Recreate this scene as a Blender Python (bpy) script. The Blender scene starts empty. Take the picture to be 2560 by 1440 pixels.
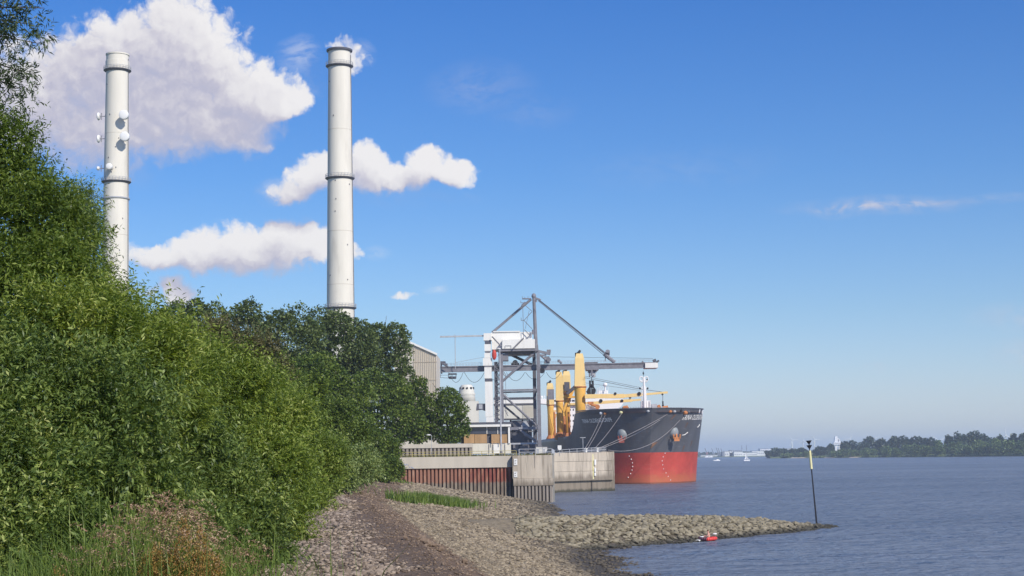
import bpy, math, random
import numpy as np
from mathutils import Vector, Matrix

R = math.radians
SC = bpy.context.scene
COL = SC.collection
rnd = random.Random(7)

# ------------------------------------------------------------------ camera
F = 4000.0
EYE = Vector((0, 0, 8.0))
PITCH, ROLL = math.atan(423.0 / F), R(0.9)
CAMROT = Matrix.Rotation(R(90) + PITCH, 3, 'X') @ Matrix.Rotation(-ROLL, 3, 'Z')
cam_d = bpy.data.cameras.new('camera')
cam = bpy.data.objects.new('camera', cam_d)
COL.objects.link(cam)
cam.matrix_world = Matrix.Translation(EYE) @ CAMROT.to_4x4()
cam_d.sensor_width = 36.0
cam_d.lens = F / 2560.0 * 36.0
cam_d.clip_start = 0.5
cam_d.clip_end = 60000
SC.camera = cam

def ray(px, py):
    return CAMROT @ Vector(((px - 1280) / F, (720 - py) / F, -1.0))
def at(px, py, D):
    d = ray(px, py)
    return EYE + d * (D / d.y)
def onz(px, py, z=0.0):
    d = ray(px, py)
    return EYE + d * ((z - EYE.z) / d.z)
def proj(p):
    q = CAMROT.transposed() @ (Vector(p) - EYE)
    return 1280 + F * q.x / -q.z, 720 - F * q.y / -q.z

# ------------------------------------------------------------------ world
SUN_EL, SUN_AZ = R(38), R(143)          # azimuth clockwise from +Y, behind the camera to the right
sun_dir = Vector((math.sin(SUN_AZ) * math.cos(SUN_EL), math.cos(SUN_AZ) * math.cos(SUN_EL), math.sin(SUN_EL)))
W = bpy.data.worlds.new('World'); SC.world = W; W.use_nodes = True
nt = W.node_tree; nt.nodes.clear()
class NB:
    """small node builder"""
    def __init__(s, tree): s.t = tree
    def n(s, typ, **kw):
        nd = s.t.nodes.new(typ)
        for k, v in kw.items():
            if k.startswith('_'): setattr(nd, k[1:], v)
        return nd
    def link(s, a, b): s.t.links.new(a, b)
    def put(s, sock, v):
        if isinstance(v, bpy.types.NodeSocket): s.t.links.new(v, sock)
        elif v is not None: sock.default_value = v
    def math(s, op, a, b=None, c=None, clamp=False):
        nd = s.t.nodes.new('ShaderNodeMath'); nd.operation = op; nd.use_clamp = clamp
        s.put(nd.inputs[0], a); s.put(nd.inputs[1], b); s.put(nd.inputs[2], c)
        return nd.outputs[0]
    def vm(s, op, a, b=None, sc=None):
        nd = s.t.nodes.new('ShaderNodeVectorMath'); nd.operation = op
        s.put(nd.inputs[0], a); s.put(nd.inputs[1], b)
        if sc is not None: s.put(nd.inputs['Scale'], sc)
        return nd.outputs['Value'] if op in ('LENGTH', 'DOT_PRODUCT') else nd.outputs[0]
    def noise(s, vec, scale, detail=3, rough=0.5, out='Fac', dist=0.0):
        nd = s.t.nodes.new('ShaderNodeTexNoise'); s.put(nd.inputs['Vector'], vec)
        nd.inputs['Scale'].default_value = scale; nd.inputs['Detail'].default_value = detail
        nd.inputs['Roughness'].default_value = rough; nd.inputs['Distortion'].default_value = dist
        return nd.outputs[out]
    def ramp(s, fac, stops, interp='LINEAR'):
        nd = s.t.nodes.new('ShaderNodeValToRGB'); s.put(nd.inputs[0], fac)
        cr = nd.color_ramp; cr.interpolation = interp
        while len(cr.elements) > 1: cr.elements.remove(cr.elements[-1])
        cr.elements[0].position = stops[0][0]; cr.elements[0].color = col4(stops[0][1])
        for p, c in stops[1:]:
            e = cr.elements.new(p); e.color = col4(c)
        return nd.outputs[0]
    def mix(s, fac, a, b, mode='MIX'):
        nd = s.t.nodes.new('ShaderNodeMix'); nd.data_type = 'RGBA'; nd.blend_type = mode
        s.put(nd.inputs[0], fac)
        s.put(nd.inputs[6], col4(a) if isinstance(a, (tuple, list, float, int)) else a)
        s.put(nd.inputs[7], col4(b) if isinstance(b, (tuple, list, float, int)) else b)
        return nd.outputs[2]
    def mapr(s, v, a, b, c=0.0, d=1.0, smooth=True):
        nd = s.t.nodes.new('ShaderNodeMapRange'); nd.interpolation_type = 'SMOOTHSTEP' if smooth else 'LINEAR'
        s.put(nd.inputs[0], v)
        for i, q in enumerate((a, b, c, d)): nd.inputs[1 + i].default_value = q
        return nd.outputs[0]
def col4(c):
    if isinstance(c, (int, float)): return (c, c, c, 1)
    return tuple(c) if len(c) == 4 else tuple(c) + (1,)

w = NB(nt)
sky = w.n('ShaderNodeTexSky', _sky_type='NISHITA', _sun_disc=False)
sky.sun_elevation = SUN_EL; sky.sun_rotation = SUN_AZ
sky.air_density = 1.0; sky.dust_density = 0.3; sky.ozone_density = 2.0
tc = w.n('ShaderNodeTexCoord')
gen = tc.outputs['Generated']
sep = w.n('ShaderNodeSeparateXYZ'); w.link(gen, sep.inputs[0])
az = w.math('MULTIPLY', w.math('ARCTAN2', sep.outputs[0], sep.outputs[1]), 1000.0)
el = w.math('MULTIPLY', w.math('ARCSINE', sep.outputs[2]), 1000.0)
cmb = w.n('ShaderNodeCombineXYZ'); w.link(az, cmb.inputs[0]); w.link(el, cmb.inputs[1])
UV = cmb.outputs[0]
def ang(px, py):
    d = ray(px, py).normalized()
    return math.atan2(d.x, d.y) * 1000, math.asin(d.z) * 1000
# clouds as clusters of puffs: picture angle of the centre, radii
PUFFS = [ # x, y, rx, ry (reference pixels, turned into angles), weight
 (430, 110, 130, 115, 1), (330, 140, 150, 110, 1), (520, 150, 120, 110, 1), (250, 190, 150, 110, 1), (620, 230, 120, 90, 1),
 (440, 240, 230, 150, 1), (150, 260, 180, 120, .9), (300, 310, 220, 100, 1), (520, 300, 190, 95, 1), (700, 255, 95, 50, 1),
 (60, 320, 160, 90, .8), (20, 190, 130, 110, .7), (-120, 250, 200, 150, .9), (460, 350, 170, 50, .8), (200, 370, 160, 50, .6),
 (866, 132, 46, 26, .6), 
 (920, 425, 62, 62, 1), (830, 445, 100, 50, .95), (770, 475, 80, 34, .8), (1000, 455, 90, 40, 1), (1085, 425, 62, 46, 1), (1145, 445, 58, 44, .95), (900, 475, 120, 32, .8),
 (720, 610, 90, 62, 1), (630, 630, 130, 64, 1), (520, 635, 120, 54, 1), (420, 635, 95, 48, .95), (780, 620, 60, 45, .95), (600, 660, 200, 32, .8), (850, 625, 60, 26, .5),
 (440, 735, 66, 36, .9), (380, 745, 60, 20, .5), (1018, 725, 36, 14, .6),
 ]
WISPS = [(2150, 518, 150, 15, .7), (2290, 508, 130, 13, .6), (2200, 514, 260, 26, .3), (2450, 498, 180, 14, .2), (750, 140, 60, 50, .35), (790, 200, 40, 50, .22), (350, 430, 70, 45, .35), (940, 630, 40, 20, .2), (700, 480, 60, 40, .4),
 (2570, 880, 90, 40, .30), (2550, 790, 140, 40, .22), (2190, 915, 40, 14, .25), (1200, 215, 150, 70, .14), (1330, 280, 120, 50, .08), (1700, 420, 300, 60, .06), (1090, 722, 34, 16, .35), (900, 130, 40, 30, .3), (1000, 500, 200, 26, .3)]
def n2(vec, scale, detail, rough=.5, out='Fac'):
    nd = w.t.nodes.new('ShaderNodeTexNoise'); nd.noise_dimensions = '2D'; w.put(nd.inputs['Vector'], vec)
    nd.inputs['Scale'].default_value = scale; nd.inputs['Detail'].default_value = detail; nd.inputs['Roughness'].default_value = rough
    return nd.outputs[out]
def body(v):
    """soft clusters of puffs"""
    best = None
    for (x, y, rx, ry, wt) in PUFFS:
        u0, v0 = ang(x, y)
        q = w.vm('MULTIPLY', w.vm('SUBTRACT', v, (u0, v0, 0)), (4.0 / (rx * 1.2), 4.0 / (ry * 1.2), 0))
        f = w.math('MULTIPLY_ADD', w.vm('DOT_PRODUCT', q, q), -wt * .9, wt)
        if best is None: best = f
        else:
            nd = w.t.nodes.new('ShaderNodeMath'); nd.operation = 'SMOOTH_MAX'
            w.put(nd.inputs[0], best); w.put(nd.inputs[1], f); nd.inputs[2].default_value = 0.2
            best = nd.outputs[0]
    return best
d1 = w.vm('SCALE', w.vm('SUBTRACT', n2(UV, .018, 1, .5, 'Color'), (.5, .5, .5)), sc=24.0)
d2 = w.vm('SCALE', w.vm('SUBTRACT', n2(UV, .07, 4, .55, 'Color'), (.5, .5, .5)), sc=10.0)
dis = w.vm('ADD', d1, d2)
VW = w.vm('ADD', UV, dis)
far = w.mapr(w.noise(w.vm('MULTIPLY', gen, (1, 1, 1.8)), 3.2, 2, .55), .56, .78, -1.0, .9)
outf = w.math('GREATER_THAN', w.math('ABSOLUTE', az), 420.0)
farv = w.math('MULTIPLY_ADD', outf, w.math('ADD', far, 2.0), -2.0)   # scattered cumulus in the rest of the sky
B0 = w.math('MAXIMUM', body(VW), farv)
BL = w.math('MAXIMUM', body(w.vm('ADD', VW, (9.0, 17.0, 0))), farv)
def detail(vec):
    vor = w.t.nodes.new('ShaderNodeTexVoronoi'); vor.voronoi_dimensions = '2D'; vor.feature = 'F1'; w.put(vor.inputs['Vector'], vec)
    vor.inputs['Scale'].default_value = .075; vor.inputs['Detail'].default_value = 3.0; vor.inputs['Roughness'].default_value = .55
    return w.math('MULTIPLY_ADD', w.math('SUBTRACT', .45, vor.outputs['Distance']), .38, w.math('MULTIPLY', w.math('SUBTRACT', n2(vec, .12, 5, .56), .5), .5))
N0 = detail(w.vm('ADD', UV, d2)); NL = detail(w.vm('ADD', UV, w.vm('ADD', d2, (2.5, 4.5, 0))))
d0 = w.math('ADD', B0, w.math('MULTIPLY', N0, w.mapr(B0, -.15, .15)))
alpha = w.mapr(d0, .02, .50)
soft = w.mapr(d0, 0.0, 1.0)
alpha_soft = soft
wisp = None
for (x, y, rx, ry, wt) in WISPS:
    u0, v0 = ang(x, y)
    q = w.vm('MULTIPLY', w.vm('SUBTRACT', w.vm('ADD', UV, w.vm('SCALE', dis, sc=.3)), (u0, v0, 0)), (4.0 / (rx * 1.1), 4.0 / (ry * 1.1), 0))
    f = w.math('MULTIPLY', w.math('SUBTRACT', 1.0, w.vm('LENGTH', q), clamp=True), wt)
    wisp = f if wisp is None else w.math('MAXIMUM', wisp, f)
wn = n2(w.vm('MULTIPLY', w.vm('ADD', UV, d1), (.6, 1.6, 1)), .09, 5, .65)
alpha = w.math('MAXIMUM', alpha, w.math('MULTIPLY', wisp, w.mapr(wn, .3, .62, .15, 1.3)))
thick = w.mapr(B0, .35, 1.1)
shade = w.math('ADD', w.math('MULTIPLY_ADD', w.math('SUBTRACT', B0, BL), .62, .50), w.math('MULTIPLY', w.math('SUBTRACT', N0, NL), .42))
shade = w.math('ADD', shade, w.math('MULTIPLY', thick, -.10))
under = w.mapr(w.math('SUBTRACT', B0, BL), -.45, .05, 1, 0)
alpha = w.math('ADD', w.math('MULTIPLY', alpha, w.math('SUBTRACT', 1.0, under)), w.math('MULTIPLY', w.math('MAXIMUM', soft, w.math('MULTIPLY', alpha, .25)), under))
ccol = w.ramp(shade, [(.05, (.37, .38, .48)), (.36, (.43, .42, .51)), (.52, (.53, .51, .565)), (.7, (.655, .635, .65)), (1.0, (.74, .72, .715))])
elr = w.mapr(el, 0.0, 290.0, 0, 1, False)
tint = w.ramp(elr, [(0, (.78, .83, 1.10)), (.12, (.68, .76, .99)), (.3, (.53, .69, .92)), (.6, (.34, .60, .95)), (1, (.21, .52, .98))])
skyc = w.mix(1.0, sky.outputs[0], tint, 'MULTIPLY')
SKYK = 0.105
cl10 = w.mix(1.0, ccol, (1 / SKYK, 1 / SKYK, 1 / SKYK), 'MULTIPLY')
fin = w.mix(w.math('MULTIPLY', alpha, .97), skyc, cl10)
bg = w.n('ShaderNodeBackground'); w.link(fin, bg.inputs[0]); bg.inputs[1].default_value = SKYK
wo = w.n('ShaderNodeOutputWorld'); w.link(bg.outputs[0], wo.inputs[0])

try:
    W.cycles.sampling_method = 'MANUAL'; W.cycles.sample_map_resolution = 256
except Exception: pass
sl = bpy.data.lights.new('sun', 'SUN'); sl.energy = 3.6; sl.angle = R(.53); sl.color = (1, .93, .82)
so = bpy.data.objects.new('sun', sl); COL.objects.link(so)
so.rotation_euler = sun_dir.to_track_quat('Z', 'Y').to_euler(); so.location = (0, 0, 300)
vs = SC.view_settings
vs.view_transform = 'Standard'; vs.look = 'None'; vs.exposure = 0.32; vs.gamma = 1.0; vs.use_curve_mapping = False
try:
    SC.cycles.max_bounces = 6; SC.cycles.transparent_max_bounces = 4; SC.cycles.volume_bounces = 1
except Exception: pass

# ------------------------------------------------------------------ materials
def mat(name, c, rough=.7, var=.18, scale=2.0, bump=0.0, bscale=None, metal=0.0, dirt=None, streak=False, spec=.4):
    m = bpy.data.materials.new(name); m.use_nodes = True
    b = NB(m.node_tree); p = m.node_tree.nodes['Principled BSDF']
    p.inputs['Roughness'].default_value = rough; p.inputs['Metallic'].default_value = metal
    p.inputs['Specular IOR Level'].default_value = spec
    g = b.n('ShaderNodeNewGeometry'); pos = g.outputs['Position']
    if streak: vec = b.vm('MULTIPLY', pos, (1, 1, .12))
    else: vec = pos
    n = b.noise(vec, scale, 5, .6)
    c = tuple(c)
    lo = tuple(x * (1 - var) for x in c); hi = tuple(min(1, x * (1 + var)) for x in c)
    cc = b.ramp(n, [(.3, lo), (.7, hi)])
    if dirt:
        n2 = b.noise(b.vm('MULTIPLY', pos, (1, 1, .2)) if streak else pos, scale * .37, 6, .65)
        cc = b.mix(b.mapr(n2, dirt[1], dirt[1] + .14, 0, dirt[2] if len(dirt) > 2 else .8), cc, dirt[0])
    b.link(cc, p.inputs['Base Color'])
    if bump:
        bn = b.n('ShaderNodeBump'); bn.inputs['Strength'].default_value = bump; bn.inputs['Distance'].default_value = .1
        b.link(b.noise(pos, bscale or scale * 3, 5, .6), bn.inputs['Height']); b.link(bn.outputs[0], p.inputs['Normal'])
    return m

def leaf_mat(name, stops, trans=.3, nscale=.6, rough=.45, ref=None):
    m = bpy.data.materials.new(name); m.use_nodes = True
    t = m.node_tree; t.nodes.clear(); b = NB(t)
    g = b.n('ShaderNodeNewGeometry')
    fac = b.math('ADD', b.math('MULTIPLY', g.outputs['Random Per Island'], .6), b.math('MULTIPLY_ADD', b.noise(g.outputs['Position'], nscale, 3, .6), 1.1, -.32))
    c = b.ramp(fac, stops)
    pr = b.n('ShaderNodeBsdfPrincipled'); b.link(c, pr.inputs['Base Color']); pr.inputs['Roughness'].default_value = rough
    pr.inputs['Specular IOR Level'].default_value = .35
    tr = b.n('ShaderNodeBsdfTranslucent'); b.link(b.mix(1.0, c, (1.1, 1.15, .5), 'MULTIPLY'), tr.inputs[0])
    mx = b.n('ShaderNodeMixShader'); mx.inputs[0].default_value = trans
    b.link(pr.outputs[0], mx.inputs[1]); b.link(tr.outputs[0], mx.inputs[2])
    o = b.n('ShaderNodeOutputMaterial'); b.link(mx.outputs[0], o.inputs[0])
    return m

def stone_mat(name, stops, wet=None):
    m = bpy.data.materials.new(name); m.use_nodes = True
    b = NB(m.node_tree); p = m.node_tree.nodes['Principled BSDF']; p.inputs['Roughness'].default_value = .85
    p.inputs['Specular IOR Level'].default_value = .25
    g = b.n('ShaderNodeNewGeometry')
    fac = b.math('ADD', b.math('MULTIPLY', g.outputs['Random Per Island'], .65), b.math('MULTIPLY_ADD', b.noise(g.outputs['Position'], 3.0, 4, .6), .7, -.17))
    c = b.ramp(fac, stops)
    if wet:
        s = b.n('ShaderNodeSeparateXYZ'); b.link(g.outputs['Position'], s.inputs[0])
        zz = b.math('ADD', s.outputs[2], b.math('MULTIPLY', b.noise(g.outputs['Position'], .5, 3), .5))
        c = b.mix(b.mapr(zz, wet[0], wet[1], 1, 0), c, wet[2])
    b.link(c, p.inputs['Base Color'])
    return m

M = {}
M['white_conc'] = mat('chimney_concrete', (.72, .68, .59), .85, .07, .35, .1, 3, dirt=((.50, .465, .40), .56, .5), streak=True)
M['steel_dark'] = mat('dark_steel', (.10, .10, .12), .5, .2, 1.5)
M['steel_grey'] = mat('grey_steel', (.20, .195, .215), .55, .22, .8, dirt=((.22, .14, .10), .66, .5))
M['steel_light'] = mat('light_steel', (.42, .43, .45), .5, .15, 1.2)
M['crane_white'] = mat('crane_white_paint', (.78, .76, .71), .55, .06, .7, dirt=((.5, .45, .38), .63, .6), streak=True)
M['cream'] = mat('cream_cladding', (.66, .64, .57), .7, .07, .5, dirt=((.45, .42, .36), .63, .5), streak=True)
M['red_paint'] = mat('red_paint', (.55, .06, .04), .5, .15, 1)
M['yellow'] = mat('ship_crane_yellow', (.78, .44, .09), .5, .10, .5, dirt=((.42, .20, .07), .60, .7), streak=True)
M['yellow2'] = mat('pale_yellow_paint', (.82, .59, .24), .55, .07, .6, dirt=((.5, .32, .12), .64, .5), streak=True)
M['orange'] = mat('rusty_orange_paint', (.52, .20, .07), .65, .3, .8)
M['ship_white'] = mat('ship_white_paint', (.82, .81, .79), .5, .04, .4, dirt=((.6, .5, .42), .66, .4), streak=True)
M['black'] = mat('black_rubber', (.02, .02, .025), .6, .2, 2)
M['glass_dark'] = mat('dark_window_glass', (.05, .06, .09), .12, .1, .5, spec=.7)
M['rope'] = mat('mooring_rope', (.30, .27, .26), .9, .15, 2)
def stained(name, c, zt_, dark):
    m = mat(name, c, .9, .16, .55, .3, 5, dirt=((.17, .14, .105), .52, .75), streak=True)
    b = NB(m.node_tree); p = m.node_tree.nodes['Principled BSDF']
    src = p.inputs['Base Color'].links[0].from_socket
    g = b.n('ShaderNodeNewGeometry'); sp_ = b.n('ShaderNodeSeparateXYZ'); b.link(g.outputs['Position'], sp_.inputs[0])
    st = b.vm('MULTIPLY', g.outputs['Position'], (1, 1, .3))
    zz = b.math('ADD', sp_.outputs[2], b.math('MULTIPLY_ADD', b.noise(st, .8, 5, .65), 2.6, -1.3))
    k = b.mapr(zz, zt_ - .6, zt_ + .8, .85, 0)
    k2 = b.math('MULTIPLY', b.mapr(b.noise(b.vm('MULTIPLY', g.outputs['Position'], (1, 1, .06)), 1.6, 4, .7), .5, .62), .45)
    c2 = b.mix(k, src, dark); c2 = b.mix(k2, c2, (.13, .105, .08))
    zb_ = b.math('ADD', sp_.outputs[2], b.math('MULTIPLY', b.noise(st, 1.5, 3), .8))
    c2 = b.mix(b.mapr(zb_, .7, 1.3, .9, 0), c2, (.045, .045, .03))
    b.link(c2, p.inputs['Base Color'])
    return m
M['concrete_t'] = stained('tide_stained_concrete', (.50, .43, .34), 3.6, (.20, .165, .125))
M['concrete'] = mat('weathered_concrete', (.42, .38, .32), .9, .12, .6, .25, 5, dirt=((.22, .19, .15), .57, .6), streak=True)
M['concrete_l'] = mat('light_concrete', (.54, .485, .40), .9, .10, .5, .2, 5, dirt=((.27, .24, .20), .6, .6), streak=True)
M['wood'] = mat('tan_wood_panel', (.42, .26, .13), .75, .2, 1.3, .1, 8, streak=True)
M['cream_wall'] = mat('cream_painted_wall', (.66, .62, .52), .8, .1, .8, dirt=((.4, .35, .28), .6, .5), streak=True)
M['bark'] = mat('tree_bark', (.12, .09, .065), .9, .3, 3, .5, 12)
M['skin'] = mat('skin', (.62, .34, .26), .55, .05, 5)
M['tan_build'] = mat('tan_cladding', (.64, .58, .48), .8, .08, .25, dirt=((.45, .38, .30), .6, .5), streak=True)
M['tan_rib'] = mat('brown_cladding_rib', (.46, .39, .30), .8, .1, .5)
M['turbine'] = mat('far_white_paint', (.75, .77, .80), .5, .02, .1)
M['far_grey'] = mat('far_grey_steel', (.22, .24, .30), .7, .1, .02)
M['far_white'] = mat('far_hall_cladding', (.70, .71, .72), .7, .1, .02)
M['sand'] = mat('pale_sand', (.50, .42, .30), .95, .15, .05)
M['sail'] = mat('white_sailcloth', (.85, .84, .82), .7, .03, .5)
M['boat_red'] = mat('red_boat_vinyl', (.70, .06, .05), .35, .08, 3)
M['boat_dark'] = mat('dark_boat_vinyl', (.08, .03, .05), .4, .1, 3)
M['mark_yellow'] = mat('beacon_yellow', (.74, .68, .36), .55, .12, 3)
M['ochre'] = mat('mossy_ochre_rail', (.42, .36, .14), .8, .2, 2)
M['hair'] = mat('brown_hair', (.16, .09, .05), .7, .1, 8)

# sheet pile steel: red primer, brown rust, grey mud film below the tide mark
def pile_mat():
    m = bpy.data.materials.new('rusty_sheet_pile'); m.use_nodes = True
    b = NB(m.node_tree); p = m.node_tree.nodes['Principled BSDF']; p.inputs['Roughness'].default_value = .85
    g = b.n('ShaderNodeNewGeometry'); s = b.n('ShaderNodeSeparateXYZ'); b.link(g.outputs['Position'], s.inputs[0])
    st = b.vm('MULTIPLY', g.outputs['Position'], (1, 1, .25))
    c = b.ramp(b.noise(st, 1.1, 5, .65), [(.3, (.20, .045, .04)), (.5, (.27, .09, .06)), (.62, (.40, .20, .13)), (.75, (.52, .40, .30))])
    # redder towards the corner of the wall
    c = b.mix(b.mapr(s.outputs[0], -13, -5, .55, 0), c, (.36, .21, .14))
    zz = b.math('ADD', s.outputs[2], b.math('MULTIPLY_ADD', b.noise(st, 1.5, 4), 1.2, -.6))
    low = b.ramp(b.noise(st, 1.4, 4), [(.35, (.17, .13, .10)), (.65, (.30, .25, .19))])
    c = b.mix(b.mapr(zz, 3.4, 3.9, 1, 0), c, low)
    b.link(c, p.inputs['Base Color'])
    return m
M['pile'] = pile_mat()
M['pile_grey'] = mat('grey_brown_sheet_pile', (.29, .25, .21), .85, .2, 1.2, .1, 6, dirt=((.16, .11, .08), .55, .7), streak=True)

# ------------------------------------------------------------------ object helpers
def tag(o, label=None, cat=None, group=None, kind=None):
    if label: o['label'] = label
    if cat: o['category'] = cat
    if group: o['group'] = group
    if kind: o['kind'] = kind
    return o
def thing(name, label, cat, loc=(0, 0, 0), group=None, rz=0):
    o = bpy.data.objects.new(name, None); COL.objects.link(o)
    o.empty_display_size = .5; o.location = loc; o.rotation_euler = (0, 0, rz)
    return tag(o, label, cat, group)
def wloc(o):
    m = Matrix.Identity(4)
    chain = []
    while o is not None: chain.append(o); o = o.parent
    for q in reversed(chain):
        m = m @ Matrix.LocRotScale(q.location, q.rotation_euler, q.scale)
    return m
class MB:
    def __init__(s): s.v = []; s.f = []; s.mi = []
    def add(s, vs, fs, mi=0):
        k = len(s.v); s.v += [tuple(v) for v in vs]
        for f in fs: s.f.append(tuple(i + k for i in f)); s.mi.append(mi)
        return s
    def box(s, c, d, rz=0, mi=0):
        x, y, z = d[0] / 2, d[1] / 2, d[2] / 2
        co, si = math.cos(rz), math.sin(rz)
        vs = []
        for a, b_, e in ((-x, -y, -z), (x, -y, -z), (x, y, -z), (-x, y, -z), (-x, -y, z), (x, -y, z), (x, y, z), (-x, y, z)):
            vs.append((c[0] + a * co - b_ * si, c[1] + a * si + b_ * co, c[2] + e))
        return s.add(vs, [(0, 3, 2, 1), (4, 5, 6, 7), (0, 1, 5, 4), (1, 2, 6, 5), (2, 3, 7, 6), (3, 0, 4, 7)], mi)
    def tube(s, a, b, r0, r1=None, n=8, mi=0, cap=True):
        a, b = Vector(a), Vector(b); r1 = r0 if r1 is None else r1
        d = (b - a)
        if d.length < 1e-6: return s
        d.normalize(); u = d.orthogonal().normalized(); w_ = d.cross(u)
        vs = []
        for p, r in ((a, r0), (b, r1)):
            for i in range(n):
                t = 2 * math.pi * (i + .5) / n
                vs.append(p + u * (r * math.cos(t)) + w_ * (r * math.sin(t)))
        fs = [(i, (i + 1) % n, n + (i + 1) % n, n + i) for i in range(n)]
        if cap: fs += [tuple(range(n - 1, -1, -1)), tuple(range(n, 2 * n))]
        return s.add(vs, fs, mi)
    def beam(s, a, b, w_, h, mi=0):
        """rectangular beam, w_ across (horizontal), h vertical-ish"""
        a, b = Vector(a), Vector(b); d = (b - a).normalized()
        up = Vector((0, 0, 1)) if abs(d.z) < .95 else Vector((0, 1, 0))
        u = d.cross(up).normalized(); q = u.cross(d)
        vs = []
        for p in (a, b):
            for i, j in ((-1, -1), (1, -1), (1, 1), (-1, 1)): vs.append(p + u * (i * w_ / 2) + q * (j * h / 2))
        return s.add(vs, [(3, 2, 1, 0), (4, 5, 6, 7), (0, 1, 5, 4), (1, 2, 6, 5), (2, 3, 7, 6), (3, 0, 4, 7)], mi)
    def path(s, pts, r, n=5):
        for a, b in zip(pts[:-1], pts[1:]): s.tube(a, b, r, n=n)
        return s
    def lathe(s, c, prof, n=24, mi=0, cap=True):
        vs = []; fs = []
        for r, z in prof:
            for i in range(n):
                t = 2 * math.pi * i / n; vs.append((c[0] + r * math.cos(t), c[1] + r * math.sin(t), c[2] + z))
        for k in range(len(prof) - 1):
            for i in range(n): fs.append((k * n + i, k * n + (i + 1) % n, (k + 1) * n + (i + 1) % n, (k + 1) * n + i))
        if cap: fs += [tuple(range(n - 1, -1, -1)), tuple((len(prof) - 1) * n + i for i in range(n))]
        return s.add(vs, fs, mi)
    def ball(s, c, r, nu=12, nv=8, rot=None, mi=0):
        if not hasattr(r, '__len__'): r = (r, r, r)
        vs = []; fs = []
        for j in range(nv + 1):
            ph = math.pi * j / nv
            for i in range(nu):
                t = 2 * math.pi * i / nu
                q = Vector((r[0] * math.sin(ph) * math.cos(t), r[1] * math.sin(ph) * math.sin(t), r[2] * math.cos(ph)))
                if rot: q = rot @ q
                vs.append(Vector(c) + q)
        for j in range(nv):
            for i in range(nu): fs.append((j * nu + i, (j + 1) * nu + i, (j + 1) * nu + (i + 1) % nu, j * nu + (i + 1) % nu))
        return s.add(vs, fs, mi)
    def prism(s, pts, y0, y1, mi=0):
        """outline pts (x,z), extruded y0..y1"""
        n = len(pts)
        vs = [(p[0], y0, p[1]) for p in pts] + [(p[0], y1, p[1]) for p in pts]
        fs = [tuple(range(n)), tuple(range(2 * n - 1, n - 1, -1))] + [(i, n + i, n + (i + 1) % n, (i + 1) % n) for i in range(n)]
        return s.add(vs, fs, mi)
    def build(s, name, m, parent=None, smooth=False, world=True, label=None):
        me = bpy.data.meshes.new(name)
        vs = s.v
        if parent is not None and world:
            inv = wloc(parent).inverted(); vs = [tuple(inv @ Vector(v)) for v in vs]
        me.from_pydata(vs, [], s.f)
        for q in (m if isinstance(m, (list, tuple)) else [m]): me.materials.append(q)
        if any(s.mi): me.polygons.foreach_set('material_index', s.mi)
        if smooth: me.polygons.foreach_set('use_smooth', [True] * len(s.f))
        me.update()
        o = bpy.data.objects.new(name, me); COL.objects.link(o)
        if parent is not None: o.parent = parent
        if label: o['label'] = label
        return o
def np_mesh(name, V, Fq, m, parent=None, smooth=False):
    """fast mesh from arrays; Fq (n,k) all faces same size"""
    me = bpy.data.meshes.new(name)
    V = np.asarray(V, dtype=np.float32); Fq = np.asarray(Fq, dtype=np.int32); k = Fq.shape[1]
    if parent is not None:
        L = np.array(wloc(parent).inverted()); V = V @ L[:3, :3].T.astype(np.float32) + L[:3, 3].astype(np.float32)
    me.vertices.add(len(V)); me.vertices.foreach_set('co', V.ravel())
    me.loops.add(Fq.size); me.loops.foreach_set('vertex_index', Fq.ravel())
    me.polygons.add(len(Fq)); me.polygons.foreach_set('loop_start', np.arange(0, Fq.size, k, dtype=np.int32))
    me.polygons.foreach_set('loop_total', np.full(len(Fq), k, dtype=np.int32))
    me.update(calc_edges=True); me.materials.append(m)
    if smooth: me.polygons.foreach_set('use_smooth', np.ones(len(Fq), bool))
    o = bpy.data.objects.new(name, me); COL.objects.link(o)
    if parent is not None: o.parent = parent
    return o
def pbox(mb, x0, y0, x1, y1, D, depth, mi=0):
    """box whose front face at distance D covers a rectangle given by two corners"""
    xm, ym = (x0 + x1) / 2, (y0 + y1) / 2
    a = at(x0, ym, D).x; b = at(x1, ym, D).x; t = at(xm, y0, D).z; u = at(xm, y1, D).z
    mb.box(((a + b) / 2, D + depth / 2, (t + u) / 2), (abs(b - a), depth, abs(t - u)), mi=mi)
    return mb
def part(name, m, parent, fn, smooth=False, label=None):
    mb = MB(); fn(mb); return mb.build(name, m, parent, smooth, label=label)

# value noise in numpy
_ng = np.random.RandomState(5).rand(64, 64)
def vnoise(x, y):
    xi = np.floor(x).astype(int); yi = np.floor(y).astype(int); fx = x - xi; fy = y - yi
    fx = fx * fx * (3 - 2 * fx); fy = fy * fy * (3 - 2 * fy)
    g = lambda a, b: _ng[a % 64, b % 64]
    return (g(xi, yi) * (1 - fx) + g(xi + 1, yi) * fx) * (1 - fy) + (g(xi, yi + 1) * (1 - fx) + g(xi + 1, yi + 1) * fx) * fy
def fbm(x, y, o=4):
    s = 0; a = .5
    for i in range(o): s = s + a * (vnoise(x * 2 ** i + 13 * i, y * 2 ** i + 7 * i) - .5); a *= .5
    return s

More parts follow.
